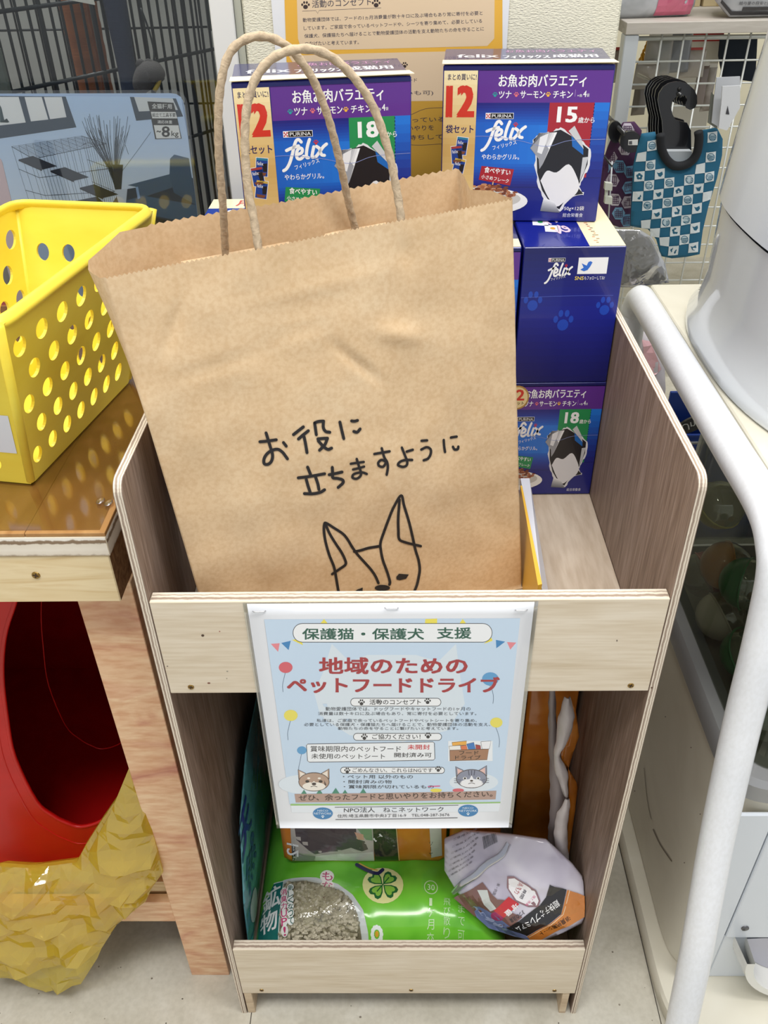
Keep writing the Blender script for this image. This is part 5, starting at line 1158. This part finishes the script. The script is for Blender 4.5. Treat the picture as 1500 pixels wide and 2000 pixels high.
def scuff(px, py, w_, h_, ang):
    ca, sa = math.cos(ang), math.sin(ang); n = len(scv)
    for i, j in ((-1, -.4), (0, -1), (1, -.3), (.7, .8), (-.5, 1)): scv.append(on_pipe(px+(i*w_*ca-j*h_*sa), py+(i*w_*sa+j*h_*ca)))
    scf_.append(tuple(range(n, n+5)))
for a in ((1325, 705, 9, 2.5, .9), (1340, 725, 7, 1, .9), (1355, 735, 6, 1, .9), (1382, 752, 3, 1.5, .8), (1366, 770, 3, 2, .7), (1363, 790, 2, 1.5, 0), (1392, 812, 1.5, 1, 0), (1418, 862, 2, 1, 0), (1428, 1497, 8, 1, .1), (1443, 1500, 3, 1.6, 0), (1422, 1521, 3, 1.5, .3), (1425, 1551, 2, 1.5, 0), (1416, 1577, 3, 1, 0), (1372, 1738, 6, 1, .8), (1360, 1793, 4, 1.4, .6), (1356, 1818, 3, 1.5, .2), (1355, 1935, 3, 2, 1.2), (1350, 1955, 5, 1, 1.3), (1340, 1985, 5, 1.2, .9), (1325, 1990, 4, 1, .4), (1335, 1968, 3, 1.3, 0), (1400, 1640, 3, .8, .5), (1398, 1700, 2, 1.2, 0), (1352, 1902, 2, 1.5, 0)): scuff(*a)
mk('scuff_marks', scv, scf_, mat('#3c342c', .7), rl)['kind'] = 'stuff'

# ================================================================ BEHIND, RIGHT: SHELF, GRID AND HANGING BAGS
YB = 1.60
rk = thing('white_rack', 'white shelf rack with grey-veneer top and wire grid behind the hanging bags', 'rack', (.8, 1.8, 0))
WMET = mat('#c9ced2', .35, coat=.2)
pa_, pb_ = at(1222, 66, 'y', YB), at(1250, 66, 'y', YB); zt = at(1300, 43, 'y', YB).z; zb = at(1300, 67, 'y', YB).z
bbox('top_board', pa_.x, 1.35, YB, 2.05, zb, zt, grain('grey_veneer', [(.3, '#b3aca2'), (.7, '#c9c3ba')], (1.5, 9, 9), 5, .6), rk, .001)
for x0 in (pa_.x, 1.30): bbox('post', x0, x0+(pb_.x-pa_.x), YB+.003, YB+.04, 0, zb-.0005, WMET, rk, .002)
bbox('post', pa_.x, pb_.x, 2.00, 2.04, 0, zb-.0005, WMET, rk, .002)
gx = [at(x, 90, 'y', YB+.02).x for x in (1290, 1333, 1376, 1418, 1462)]; dg = (gx[-1]-gx[0])/4
gz_ = [at(1300, y, 'y', YB+.02).z for y in (75, 119, 165)]; dz = (gz_[0]-gz_[2])/2
gr_ = mat('#d9dcd8', .3, .3)
for i in range(18): x = gx[0]+(i-0)*dg; tube('grid_wire', [V((x, YB+.020, .05)), V((x, YB+.020, zb-.001))], .0022, gr_, rk, 6)
for i in range(17): z = gz_[0]-i*dz; tube('grid_wire', [V((pb_.x, YB+.0245, z)), V((1.30, YB+.0245, z))], .0022 if i else .005, gr_, rk, 6)
# pet food bags on the rack
fb = thing('silver_pink_bag', 'silver pet food bag with a pink lower corner on top of the rack', 'bag', (.50, 1.68, zt))
R_ = plane((.40, 1.66, zt), (1, .12, 0), (0, 0, 1))[1]; u0 = R_(1276, 40)[0]
sf = soft('bag_body', (.40, 1.66, zt+.0004), (1, .12, 0), (0, -.05, 1), [(0, .004), (.006, 0), (u0, -.0), (u0+.075, .0), (u0+.088, .02), (u0+.085, .30), (0, .30)], .12, .02, .003, plast('silver_film', [(.3, '#a9adb2'), (.7, '#c9cdd2')]), fb, .01, 5, .006, zmin=zt+.0004)
Q = Print('pink_panel', fb, sf, grid=.012, rough=.25, coat=.6, base=.0015); Q.poly([(u0-.005, .004), (u0+.08, .004), (u0+.084, .10), (u0-.002, .07)], '#cf6a86', 1); Q.poly([(u0-.005, .07), (u0+.084, .10), (u0+.084, .13), (u0-.005, .085)], '#e4e4e6', 1); Q.build()
fb2 = thing('silver_text_bag', 'silver pet food bag with black small print on top of the rack at the right', 'bag', (.85, 1.68, zt))
R_ = plane((.70, 1.64, zt), (1, 0, 0), (0, 0, 1))[1]; ua = R_(1398, 20)[0]; ub = R_(1424, 38)[0]
sf = soft('bag_body', (.70, 1.64, zt+.0004), (1, 0, 0), (0, -.05, 1), [(ua, .03), (ub, .002), (ub+.16, .002), (ub+.16, .3), (ua, .3)], .12, .015, .002, plast('silver_film_b', [(.3, '#a4a6aa'), (.7, '#bcbec2')]), fb2, .01, 8, .004, zmin=zt+.0004)
Q = Print('printed_panel', fb2, sf, grid=.012, rough=.3, coat=.5, base=.0015); Q.poly([(ua+.005, .03), (ub, .006), (ub+.15, .006), (ub+.15, .012), (ub, .014), (ua+.006, .036)], '#2a2a2e', 1)
Q.tb('2kg', ua+.022, .068, ua+.045, .058, '#4a4a4e', 2)
for k in range(4): Q.tb('給与量の目安と原材料名', ub+.01, .026+k*.013+.007, ub+.10, .026+k*.013, '#4a4a50', 2)
Q.poly([(ub+.02, .015), (ub+.09, .015), (ub+.09, .022), (ub+.02, .022)], '#2a2a2e', 2); Q.build()
for x0, w_, h_ in ((.66, .055, .16), (.72, .08, .18)):
    t = thing('cardboard_box', ('narrow' if w_ < .06 else 'wider')+' tan cardboard box at the back of the rack top', 'box', (x0, 1.9, zt)); bbox('carton_body', x0, x0+w_-.002, 1.86, 1.98, zt+.0003, zt+h_, mat('#cdbb92', .7), t, .001); bbox('carton_tape', x0+w_*.4, x0+w_*.6, 1.8592, 1.8598, zt+.001, zt+h_-.001, mat('#b39e72', .4), t)
# goods hung behind the grid
bd = thing('red_white_board', 'white backing board with a red top band behind the wire grid', 'sign', (.72, 1.98, .6)); a, b = at(1292, 70, 'y', 1.97), at(1395, 165, 'y', 1.97)
bbox('board', a.x, b.x, 1.97, 1.976, .40, zb-.002, mat('#d6d2c6', .5), bd, .001); bbox('red_band', a.x, b.x, 1.9685, 1.9698, at(1300, 82, 'y', 1.97).z, zb-.002, mat('#b5302c', .5), bd)
nv = thing('navy_cloth', 'dark navy cloth bag hanging behind the grid at the right', 'cloth', (.9, 1.9, .5)); a = at(1408, 75, 'y', 1.9)
rdn = plane((a.x, 1.9, .3), (1, 0, 0), (0, 0, 1))[1]; soft('cloth_body', (a.x, 1.9, .3), (1, 0, 0), (0, 0, 1), [rdn(*p) for p in ((1408, 68), (1480, 68), (1475, 160), (1412, 152), (1404, 110))], .05, .01, .004, mat('#1c2634', .9), nv, .012, 3, .008)
ch = thing('yellow_chain', 'yellow plastic chain hanging behind the wire grid', 'chain', (.55, 1.8, .6))
for k in range(9):
    c = at(1279-k*3.6+(k % 2)*1.5, 66+k*8.2, 'y', 1.75); w1, w2 = V((.006, 0, .003)), V((.004, 0, .009))
    tube('chain_link', [c+w1*math.cos(a*math.pi/6)*(1 if k % 2 else .6)+V((-.005, .004*(k % 2), .011))*math.sin(a*math.pi/6) for a in range(12)], .0028, mat('#e0a42a', .35), ch, 8, closed=True)
rr = random.Random(4)
gp_ = [(1262, 150, 22, 20, '#8d8578', 'crinkled grey-brown packet hanging left behind the grid'), (1285, 110, 24, 30, '#8f918c', 'clear packet with pale goods behind the upper grid'), (1320, 100, 26, 34, '#7d8084', 'grey boxed packet in the middle of the grid'), (1352, 125, 22, 22, '#b9b0a8', 'round clear packet with a red tab behind the grid'), (1368, 170, 10, 34, '#7d7068', 'brown stick packet right of the black hangers'), (1384, 175, 9, 36, '#75685f', 'second brown stick packet, furthest right'), (1250, 190, 12, 30, '#6f675c', 'dark crinkled packet beside the white post'), (1205, 130, 9, 26, '#7c6a5e', 'brown packet left of the white post')]
for i, (x, y, w_, h_, c, lab) in enumerate(gp_):
    yy = 1.70+.012*i; p = at(x, y, 'y', yy); k = 1/FPX*((yy-CP.y)*.81+.2)*1.0
    t = thing('hanging_packet', lab, 'packet', tuple(p)); rw, rh = w_*k*1.12, h_*k*1.12
    soft('packet_body', (p.x, yy, p.z), (1, 0, 0), (0, 0, 1), [(-rw, -rh), (rw, -rh*.95), (rw*.95, rh), (-rw*.9, rh)], .012, .008, .004, plast('packet_film_%d' % i, [(.3, c), (.7, '#a9a297' if i % 2 else c)], .25, .6), t, .012, i, .01)
    bbox('header_card', p.x-rw*.8, p.x+rw*.8, yy-.001, yy+.001, p.z+rh*.98, p.z+rh*1.15, mat('#b5453c' if i in (2, 3, 7) else '#d8d4ca', .5), t)
# black plastic hangers
Zb = lambda x, y: (1150+x/3.333, y/3.333)
def traced(name, pts, y, th, m, parent, rad=None, tilt=0, dx=0, sm=0):
    P_ = [at(*Zb(px, py), 'y', y) for px, py in pts]; P_ = [p+V((dx, 0, 0)) for p in P_]
    n = len(P_); vs = [p for p in P_]+[p+V((0, th, 0)) for p in P_]
    return mk(name, vs, [tuple(range(n)), tuple(range(n, 2*n))[::-1]]+[(i, n+i, n+(i+1) % n, (i+1) % n) for i in range(n)], m, parent)
HK = [(450, 650), (458, 605), (485, 565), (520, 542), (560, 532), (600, 532), (650, 550), (688, 585), (705, 625), (706, 670), (692, 702), (660, 716), (635, 704), (628, 680), (640, 650), (632, 628), (608, 616), (575, 625), (545, 655), (535, 700), (545, 745), (565, 780), (640, 800), (665, 850), (668, 992), (488, 992), (482, 850), (478, 790), (462, 720)]
BLKP = mat('#1c1c1f', .25, coat=.4)
hn = ['frontmost', 'second from the front', 'third from the front', 'fourth from the front', 'fifth from the front', 'rearmost']
for k in range(6):
    t = thing('black_hanger', f'black plastic hook hanger above the checked bag, {hn[k]} of six', 'hanger', tuple(at(1330, 200, 'y', 1.40+.03*k)), 'black hook hangers')
    d = (0, 22, 40, 58, 72, 88)[k]
    traced('hook_plate', [(x-d-(8 if k else 0)*(y > 800), y-d*.32-(12 if k else 0)) for x, y in HK], 1.40+.026*k, .004, BLKP, t)
    if k == 0: p = at(*Zb(590, 582), 'y', 1.3985); tube('peg_hole', [p, p+V((0, .0012, 0))], .004, mat('#050506', .6), t, 12)
hr = thing('hook_rod', 'thin black rod sticking out of the grid and carrying the hook hangers', 'rod', tuple(at(*Zb(600, 640), 'y', 1.62)))
p = at(*Zb(598, 625), 'y', 1.39); tube('rod_bar', [p+V((0, 0, .001)), V((p.x-.03, 1.625, p.z+.001))], .0042, BLKP, hr, 8)
p2 = at(*Zb(230, 870), 'y', 1.345); tube('rod_bar', [p2, V((p2.x, 1.625, p2.z))], .0042, BLKP, hr, 8); p3 = at(*Zb(150, 1080), 'y', 1.298); tube('rod_bar', [p3, V((p3.x, 1.625, p3.z))], .0022, BLKP, hr, 8)
# tote bags
TB = thing('checked_tote_bag', 'teal and white checked tote bag with round emblems hanging on black hangers', 'bag', tuple(at(1320, 480, 'y', 1.37)))
yt = 1.375; a_, b_ = V((1, 0, 0)), V((0, -.10, 1)); Ot = at(1320, 480, 'y', yt)
rdT = plane(Ot, a_, (b_-a_*0))[1]
oT = [(345, 872), (432, 860), (462, 960), (490, 1040), (525, 1088), (580, 1105), (640, 1100), (690, 1062), (722, 1000), (738, 850), (835, 832), (872, 905), (868, 1010), (835, 1160), (780, 1340), (742, 1500), (722, 1655), (640, 1672), (540, 1682), (470, 1668), (440, 1560), (385, 1492), (272, 1472), (280, 1300), (290, 1080), (315, 960)]
ft_ = soft('bag_body', Ot, a_, b_, [rdT(*Zb(x, y)) for x, y in oT], .020, .006, .0022, mat('#1f6484', .8, bump=.2, bscale=900), TB, .010, 6, .004)
Q = Print('printed_checks', TB, ft_, lambda x, y: rdT(*Zb(x, y)), grid=.011, rough=.8, base=.0009, step=.0002)
WC, TC = '#d7dfe2', '#22607c'
oTz = oT
def emblem(x, y, k, r=22):
    if k % 4 == 0:
        for a in range(5): Q.ell(x+r*.55*math.cos(a*1.257-1.57), y+r*.6*math.sin(a*1.257-1.57), r*.5, r*.5, TC, 3, 10)
        Q.ell(x, y, r*.3, r*.3, WC, 4, 8)
    elif k % 4 == 2: Q.poly([(x-r, y-r*.5), (x-r*.2, y-r*.3), (x+r*.8, y-r*.8), (x+r, y+r*.1), (x+r*.3, y+r*.9), (x-r*.4, y+r*.7), (x-r*.7, y)], TC, 3)
    else:
        Q.ell(x, y, r*1.25, r*1.25, TC, 3, 18); Q.ell(x, y, r*1.05, r*1.05, '#b9cdd6', 3.5, 18)
        for j in (-.6, -.1, .4): Q.line([(x-r*.9, y+j*r+k % 3*4), (x, y+j*r-6+(k % 2)*12), (x+r*.9, y+j*r+k % 2*5)], 5, TC, 4, 3)
k = 0
for j in range(14):
    for i in range(11):
        if (i+j) % 2: continue
        x = 318+i*65.5-j*4.5-(.8*j)+(0); y = 858+j*64.5-i*9; c4 = [(x, y), (x+64, y-8), (x+60, y+56), (x-4, y+64)]; cc = (x+30, y+28)
        if inside(cc, oTz) and sum(inside(p, oTz) for p in c4) >= 3:
            if all(inside(p, oTz) for p in c4): Q.poly(c4, WC, 2); k += 1; emblem(x+30, y+28, (i*3+j*2)*1 % 8, 20)
            else: Q.poly([p if inside(p, oTz) else (p[0]*.72+cc[0]*.28, p[1]*.72+cc[1]*.28) for p in c4], WC, 2)
Q.build()
hp = [ft_(*rdT(*Zb(x, y)), .006) for x, y in ((462, 868), (468, 950), (495, 1020), (545, 1068), (610, 1070), (665, 1040), (700, 985), (712, 900), (708, 850))]
tube('handle', hp, .0085, mat('#15171c', .8), TB, 12, sub=6)
traced('lining', [(500, 985), (672, 985), (668, 1040), (625, 1080), (560, 1085), (515, 1050)], yt+.006, .022, mat('#b7bcc0', .8), TB)
PT = thing('purple_tote_bag', 'purple patterned tote bag with blue and white hexagons beside the checked one', 'bag', tuple(at(1200, 430, 'y', 1.44)))
Op = at(1200, 430, 'y', 1.44); rdQ = plane(Op, (1, 0, 0), (0, -.1, 1))[1]
oQ = [(150, 900), (225, 800), (300, 795), (345, 850), (330, 1000), (290, 1200), (272, 1475), (200, 1480), (80, 1440), (60, 1290), (85, 1080), (125, 960)]
fq = soft('bag_body', Op, (1, 0, 0), (0, -.1, 1), [rdQ(*Zb(x, y)) for x, y in oQ], .03, .008, .003, mat('#4c2a4e', .8, bump=.2, bscale=900), PT, .012, 3, .006)
Q = Print('printed_hexagons', PT, fq, lambda x, y: rdQ(*Zb(x, y)), grid=.011, rough=.8, base=.0009, step=.0002)
for n_, (x, y) in enumerate(((195, 1075), (100, 1080), (250, 840), (150, 1165), (265, 1110), (255, 1215), (165, 1290), (250, 1310), (245, 1430), (190, 1380), (230, 960), (140, 1020))):
    c = ('#6a98bc', '#7aa6c8', '#c9c0cc', '#b9aebc')[n_ % 4]; q = [(x+44*math.cos(a*math.pi/3), y+46*math.sin(a*math.pi/3)) for a in range(6)]
    q = [p for p in q if inside(p, oQ)]
    if len(q) > 2:
        Q.poly(q, c, 1)
        for j in range(-2, 3): Q.line([(x-24, y+j*12), (x+24, y+j*12)], 4, '#4c2a4e', 2, 0); Q.line([(x+j*12, y-24), (x+j*12, y+24)], 4, '#4c2a4e', 2, 0)
Q.build()
for (x, y, rx, ry, yy, lab) in ((275, 925, 72, 70, 1.355, 'black round hanger end with a small white price sticker'), (175, 860, 48, 72, 1.40, 'black round hanger end behind the cartons, without sticker')):
    t = thing('hanger_end', lab, 'hanger', tuple(at(*Zb(x, y), 'y', yy))); traced('end_disc', [(x+rx*math.cos(a*math.pi/12), y+ry*math.sin(a*math.pi/12)) for a in range(24)], yy, .012, BLKP, t)
    if x > 200: traced('price_sticker', [(258, 912), (320, 908), (318, 945), (256, 945)], yy-.0012, .0011, mat('#dcdcda', .5), t); traced('sticker_mark', [(262, 920), (282, 918), (282, 940), (262, 940)], yy-.0020, .0006, mat('#55555a', .5), t)
wc = thing('wire_clip', 'white plastic clip on a thin white upright wire beside the purple bag', 'clip', tuple(at(1188, 380, 'y', 1.30)))
tube('wire', [at(*Zb(152, 1050), 'y', 1.30), at(*Zb(128, 1420), 'y', 1.30)], .0016, WMET, wc, 8)
for y0 in (1190, 1280): traced('clip_jaw', [(108, y0), (155, y0+6), (152, y0+52), (104, y0+46)], 1.285, .012, mat('#cdd0c4', .5), wc)
traced('clip_bar', [(112, 1200), (130, 1200), (120, 1330), (104, 1320)], 1.290, .008, mat('#cdd0c4', .5), wc)
# white price holder at the right
ph = thing('price_card_holder', 'white price card holder with a small ship mark beside the checked bag', 'holder', tuple(at(1420, 230, 'y', 1.30)))
traced('back_card', [(832, 505), (985, 498), (985, 640), (870, 840), (800, 800), (815, 640)], 1.33, .003, mat('#c3c6cc', .4), ph)
traced('front_card', [(870, 562), (985, 556), (985, 700), (900, 850), (845, 835), (862, 680)], 1.30, .003, mat('#d6d8dc', .4), ph)
traced('ship_mark', [(905, 690), (915, 745), (892, 742)], 1.2988, .0008, mat('#3a3a40', .5), ph); traced('side_frame', [(800, 600), (860, 680), (835, 840), (775, 800)], 1.345, .003, mat('#7d8078', .5), ph)
# clear wrapped goods and baskets between the wall and the machine
cw = thing('clear_wrapped_pack', 'clear plastic wrapped grey pack beside the carton stack', 'pack', tuple(at(1260, 545, 'y', .70)))
Oc = at(1260, 560, 'y', .70); rdc_ = plane(Oc, (1, 0, 0), (0, .12, 1))[1]
oC = [(150, 1480), (330, 1485), (400, 1530), (440, 1600), (485, 1700), (512, 1822), (300, 1850), (160, 1850)]
soft('grey_goods', Oc, (1, 0, 0), (0, .12, 1), [rdc_(*Zb(x-8, y+20)) for x, y in oC], .05, .006, .002, mat('#77736f', .7), cw, .008, 3, .004)
soft('clear_wrap', Oc-V((0, .010, 0)), (1, 0, 0), (0, .12, 1), [rdc_(*Zb(x, y)) for x, y in oC], .055, .010, .006, clear('wrap_film', '#eef0f2', .16, .12, .9, .12, '#e8eaee', 50), cw, .008, 5, .014)
wb = thing('white_pink_package', 'white plastic package with pale pink print between the shelf and the pipe rail', 'package', tuple(at(1270, 700, 'y', .62)))
Ow = at(1262, 780, 'y', .62); rdw = plane(Ow, (1, 0, 0), (0, .2, 1))[1]
fw_ = soft('package_body', Ow, (1, 0, 0), (0, .2, 1), [rdw(*p) for p in ((1225, 612), (1245, 615), (1270, 660), (1298, 700), (1300, 760), (1292, 830), (1235, 830))], .06, .012, .004, plast('white_film', [(.3, '#cfc6cc'), (.7, '#e2dce0')]), wb, .008, 4, .010)
Q = Print('pink_print', wb, fw_, lambda x, y: rdw(x, y), grid=.01, rough=.3, base=.001); Q.poly([(1250, 660), (1268, 665), (1290, 720), (1270, 730), (1255, 700)], '#e6b6bc', 1); Q.build()
bk = thing('blue_basket', 'blue shopping basket with grey wire rim standing beside the machine', 'basket', (.47, .66, .1))
BLU = mat('#1b3c8c', .4)
p = at(1312, 850, 'y', .62); x0, zt_ = p.x, p.z
bbox('rear_wall', x0, x0+.30, .66, .665, .10, zt_+.05, BLU, bk, .001); bbox('front_wall', x0, x0+.30, .62, .6245, .10, zt_, BLU, bk, .001); bbox('left_wall', x0, x0+.004, .6250, .6595, .10, zt_, BLU, bk); bbox('basket_floor', x0, x0+.30, .62, .665, .094, .0995, BLU, bk)
for k, (z, r_) in enumerate(((zt_-.010, .0022), (zt_-.19, .0022), (.16, .003), (.13, .003))): tube('rim_wire', [V((x0-.004, .614, z)), V((x0+.30, .614, z))], r_, mat('#a9adb0', .3, .6), bk, 8)
tube('rim_wire', [at(1385, 858, 'y', .612), at(1372, 935, 'y', .612)], .0012, mat('#a9adb0', .3, .6), bk, 6)
p = at(1352, 830, 'y', .60); t = thing('black_oval_tag', 'black oval tag with white lettering on the blue basket', 'tag', tuple(p))
dsk = [p+V((.021*math.cos(a*math.pi/12)+.004*math.sin(a*math.pi/12), 0, .014*math.sin(a*math.pi/12)+.006*math.cos(a*math.pi/12))) for a in range(24)]
mk('tag_plate', dsk+[q+V((0, .004, 0)) for q in dsk], [tuple(range(24)), tuple(range(24, 48))[::-1]]+[(i, 24+i, 24+(i+1) % 24, (i+1) % 24) for i in range(24)], BLKP, t)
fT, rT = plane(p-V((0, .0003, 0)), (1, 0, .35), (-.35, 0, 1)); Q = Print('tag_lettering', t, fT); Q.tb('Unit', -.015, -.006, .015, .006, '#d8d8d8', 2); Q.vs = [V((v.x, v.y, v.z)) for v in Q.vs]; Q.build()
dr = thing('black_wire_rack', 'black wire floor rack standing behind the shelf and machine', 'rack', (.40, .75, 0)); BW_ = mat('#15161a', .4, .3)
for x in (.352, .44, .54): tube('rack_wire', [V((x, .70, 0)), V((x, .70, .52))], .003, BW_, dr, 8)
for z in (.06, .20, .34, .505): tube('rack_wire', [V((.30, .696, z)), V((.60, .696, z))], .003, BW_, dr, 8)

# ================================================================ BEHIND, LEFT: THE CAT CAGE
cg = thing('cat_cage', 'black wire cat cage standing behind the acrylic window', 'cage', (-.6, .9, 0)); CW = mat('#1b1d1f', .4, .2)
wire0 = {}
def wire(p, q, r, nm='cage_wire'):
    p, q = V(p), V(q); d = q-p; key = round(r, 5)
    if key not in wire0:
        o = tube('tmp', [V((0, 0, 0)), V((0, 0, 1))], r, CW, None, 8); wire0[key] = o.data; bpy.data.objects.remove(o)
    o = bpy.data.objects.new(nm, wire0[key]); COL.objects.link(o); o.matrix_basis = Matrix.Translation(p) @ d.to_track_quat('Z', 'Y').to_matrix().to_4x4() @ Matrix.Diagonal((1, 1, d.length, 1))
    o.parent = cg; o.matrix_parent_inverse = world_of(cg).inverted(); return o
c0 = (-.460, .60); c1 = (-.262, .93); z0_, z1_ = .62, 1.30
for k in range(25):
    t = k/24; x, y = c0[0]+(c1[0]-c0[0])*t, c0[1]+(c1[1]-c0[1])*t; wire((x, y, z0_), (x, y, z1_), .0019 if k % 5 else .0034)
for k in range(9): x = -.470-k*.026; wire((x, .60, z0_), (x, .60, z1_), .0019 if k % 4 else .0032)
for k in range(7): x = -.255+k*.030-.004; wire((x, .935, z0_), (x, .935, z1_), .0016 if k % 3 else .0032)
for k in range(13): x = -.30-k*.034; wire((x, .985, z0_), (x, .985, z1_), .0016)
for z in (.905, .985, .80, 1.08):
    wire((c0[0], c0[1]-.003, z), (c1[0], c1[1]-.003, z), .0024); wire((c1[0], .93, z+.002), (-.135, .93, z+.002), .0020); wire((c0[0], .596, z-.0), (-.80, .596, z-.0), .0020); wire((-.27, .990, z+.02), (-.80, .990, z+.02), .0016)
for p_, s_ in (((-.452, .590, .925), (.011, .006, .030)), ((-.257, .922, .952), (.016, .006, .024))):
    bbox('cage_latch', p_[0]-s_[0], p_[0]+s_[0], p_[1]-s_[1], p_[1], p_[2]-s_[2], p_[2]+s_[2], mat('#4a504a', .5), cg, .002)
for (px, yy, r_, c, nm, lab, cat_) in ((158, .80, .017, '#8a4f26', 'scratching_pole', 'brown rope scratching pole inside the cage, left one', 'pole'), (186, .86, .013, '#7d4620', 'scratching_pole', 'thinner brown scratching pole inside the cage, right one', 'pole'), (240, .74, .013, '#2c3348', 'navy_cloth_tube', 'dark navy cloth tube hanging inside the cage', 'toy')):
    p = at(px, 90, 'y', yy); t = thing(nm, lab, cat_, (p.x, yy, .62))
    tube('pole_body', [V((p.x+.004, yy, .622)), V((p.x, yy, .9)), V((p.x, yy, 1.3))], (lambda q, r_=r_: r_*(1+.04*math.sin(q*160))) if cat_ == 'pole' else (lambda q, r_=r_: r_*(1+.12*math.sin(q*22))), grain(nm+'_m%d' % px, [(.3, c), (.7, c)], (1, 1, 30), 20, .8, .4), t, 16, sub=40)
    tube('end_cap', [V((p.x+.004, yy, .6205)), V((p.x+.004, yy, .6215))], r_*1.3, mat('#3a3430', .6), t, 16)
my = thing('toy_mouse', 'grey plush toy mouse hanging by a string in the cage', 'toy', tuple(at(285, 152, 'y', .78)))
pm = at(287, 152, 'y', .70); GM = mat('#4a4646', .9, bump=.5, bscale=900)
tube('mouse_body', [pm+V((-.012, 0, -.020)), pm+V((-.008, 0, -.008)), pm+V((.004, 0, .006)), pm+V((.014, 0, .002)), pm+V((.019, 0, -.004))], lambda t: .0145*(math.sin(math.pi*min(.97, max(.03, t)))**.6), GM, my, 14, sub=6)
for dx in (-.004, .006): bm = bmesh.new(); bmesh.ops.create_uvsphere(bm, u_segments=10, v_segments=6, radius=.006, matrix=Matrix.Translation(pm+V((dx, -.004, .016))) @ Matrix.Diagonal((1, .35, 1, 1))); frombm('ear', bm, GM, my, True)
tube('tail', [pm+V((.010, 0, .012)), pm+V((.014, 0, .03)), pm+V((.011, 0, .055)), pm+V((.006, 0, .075))], .0014, CW, my, 6, sub=4); tube('yellow_ribbon', [pm+V((.008, -.006, -.014)), pm+V((.014, -.004, -.006)), pm+V((.018, -.004, .004))], .003, mat('#a8923a', .6), my, 6, sub=3)
lf = thing('hanging_paper_leaflet', 'small white paper leaflet hanging inside the cage at the top', 'paper', tuple(at(160, 0, 'y', .62))); q = [at(128, -20, 'y', .62), at(175, -25, 'y', .62), at(186, 10, 'y', .62), at(135, 0, 'y', .62)]
slab('leaflet_sheet', q, .0008, mat('#c9c6be', .6), lf, .001)
cr = thing('cat_room_cabinet', 'pale grey panel cabinet standing behind the cage', 'cabinet', (-.5, 1.2, 0)); bbox('cabinet_body', -1.2, -.30, 1.16, 1.255, 0, 1.28, mat('#8e8e8b', .6), cr, .002); bbox('orange_trim', -1.2, -.34, 1.150, 1.158, 1.00, 1.02, mat('#9a5638', .6), cr)
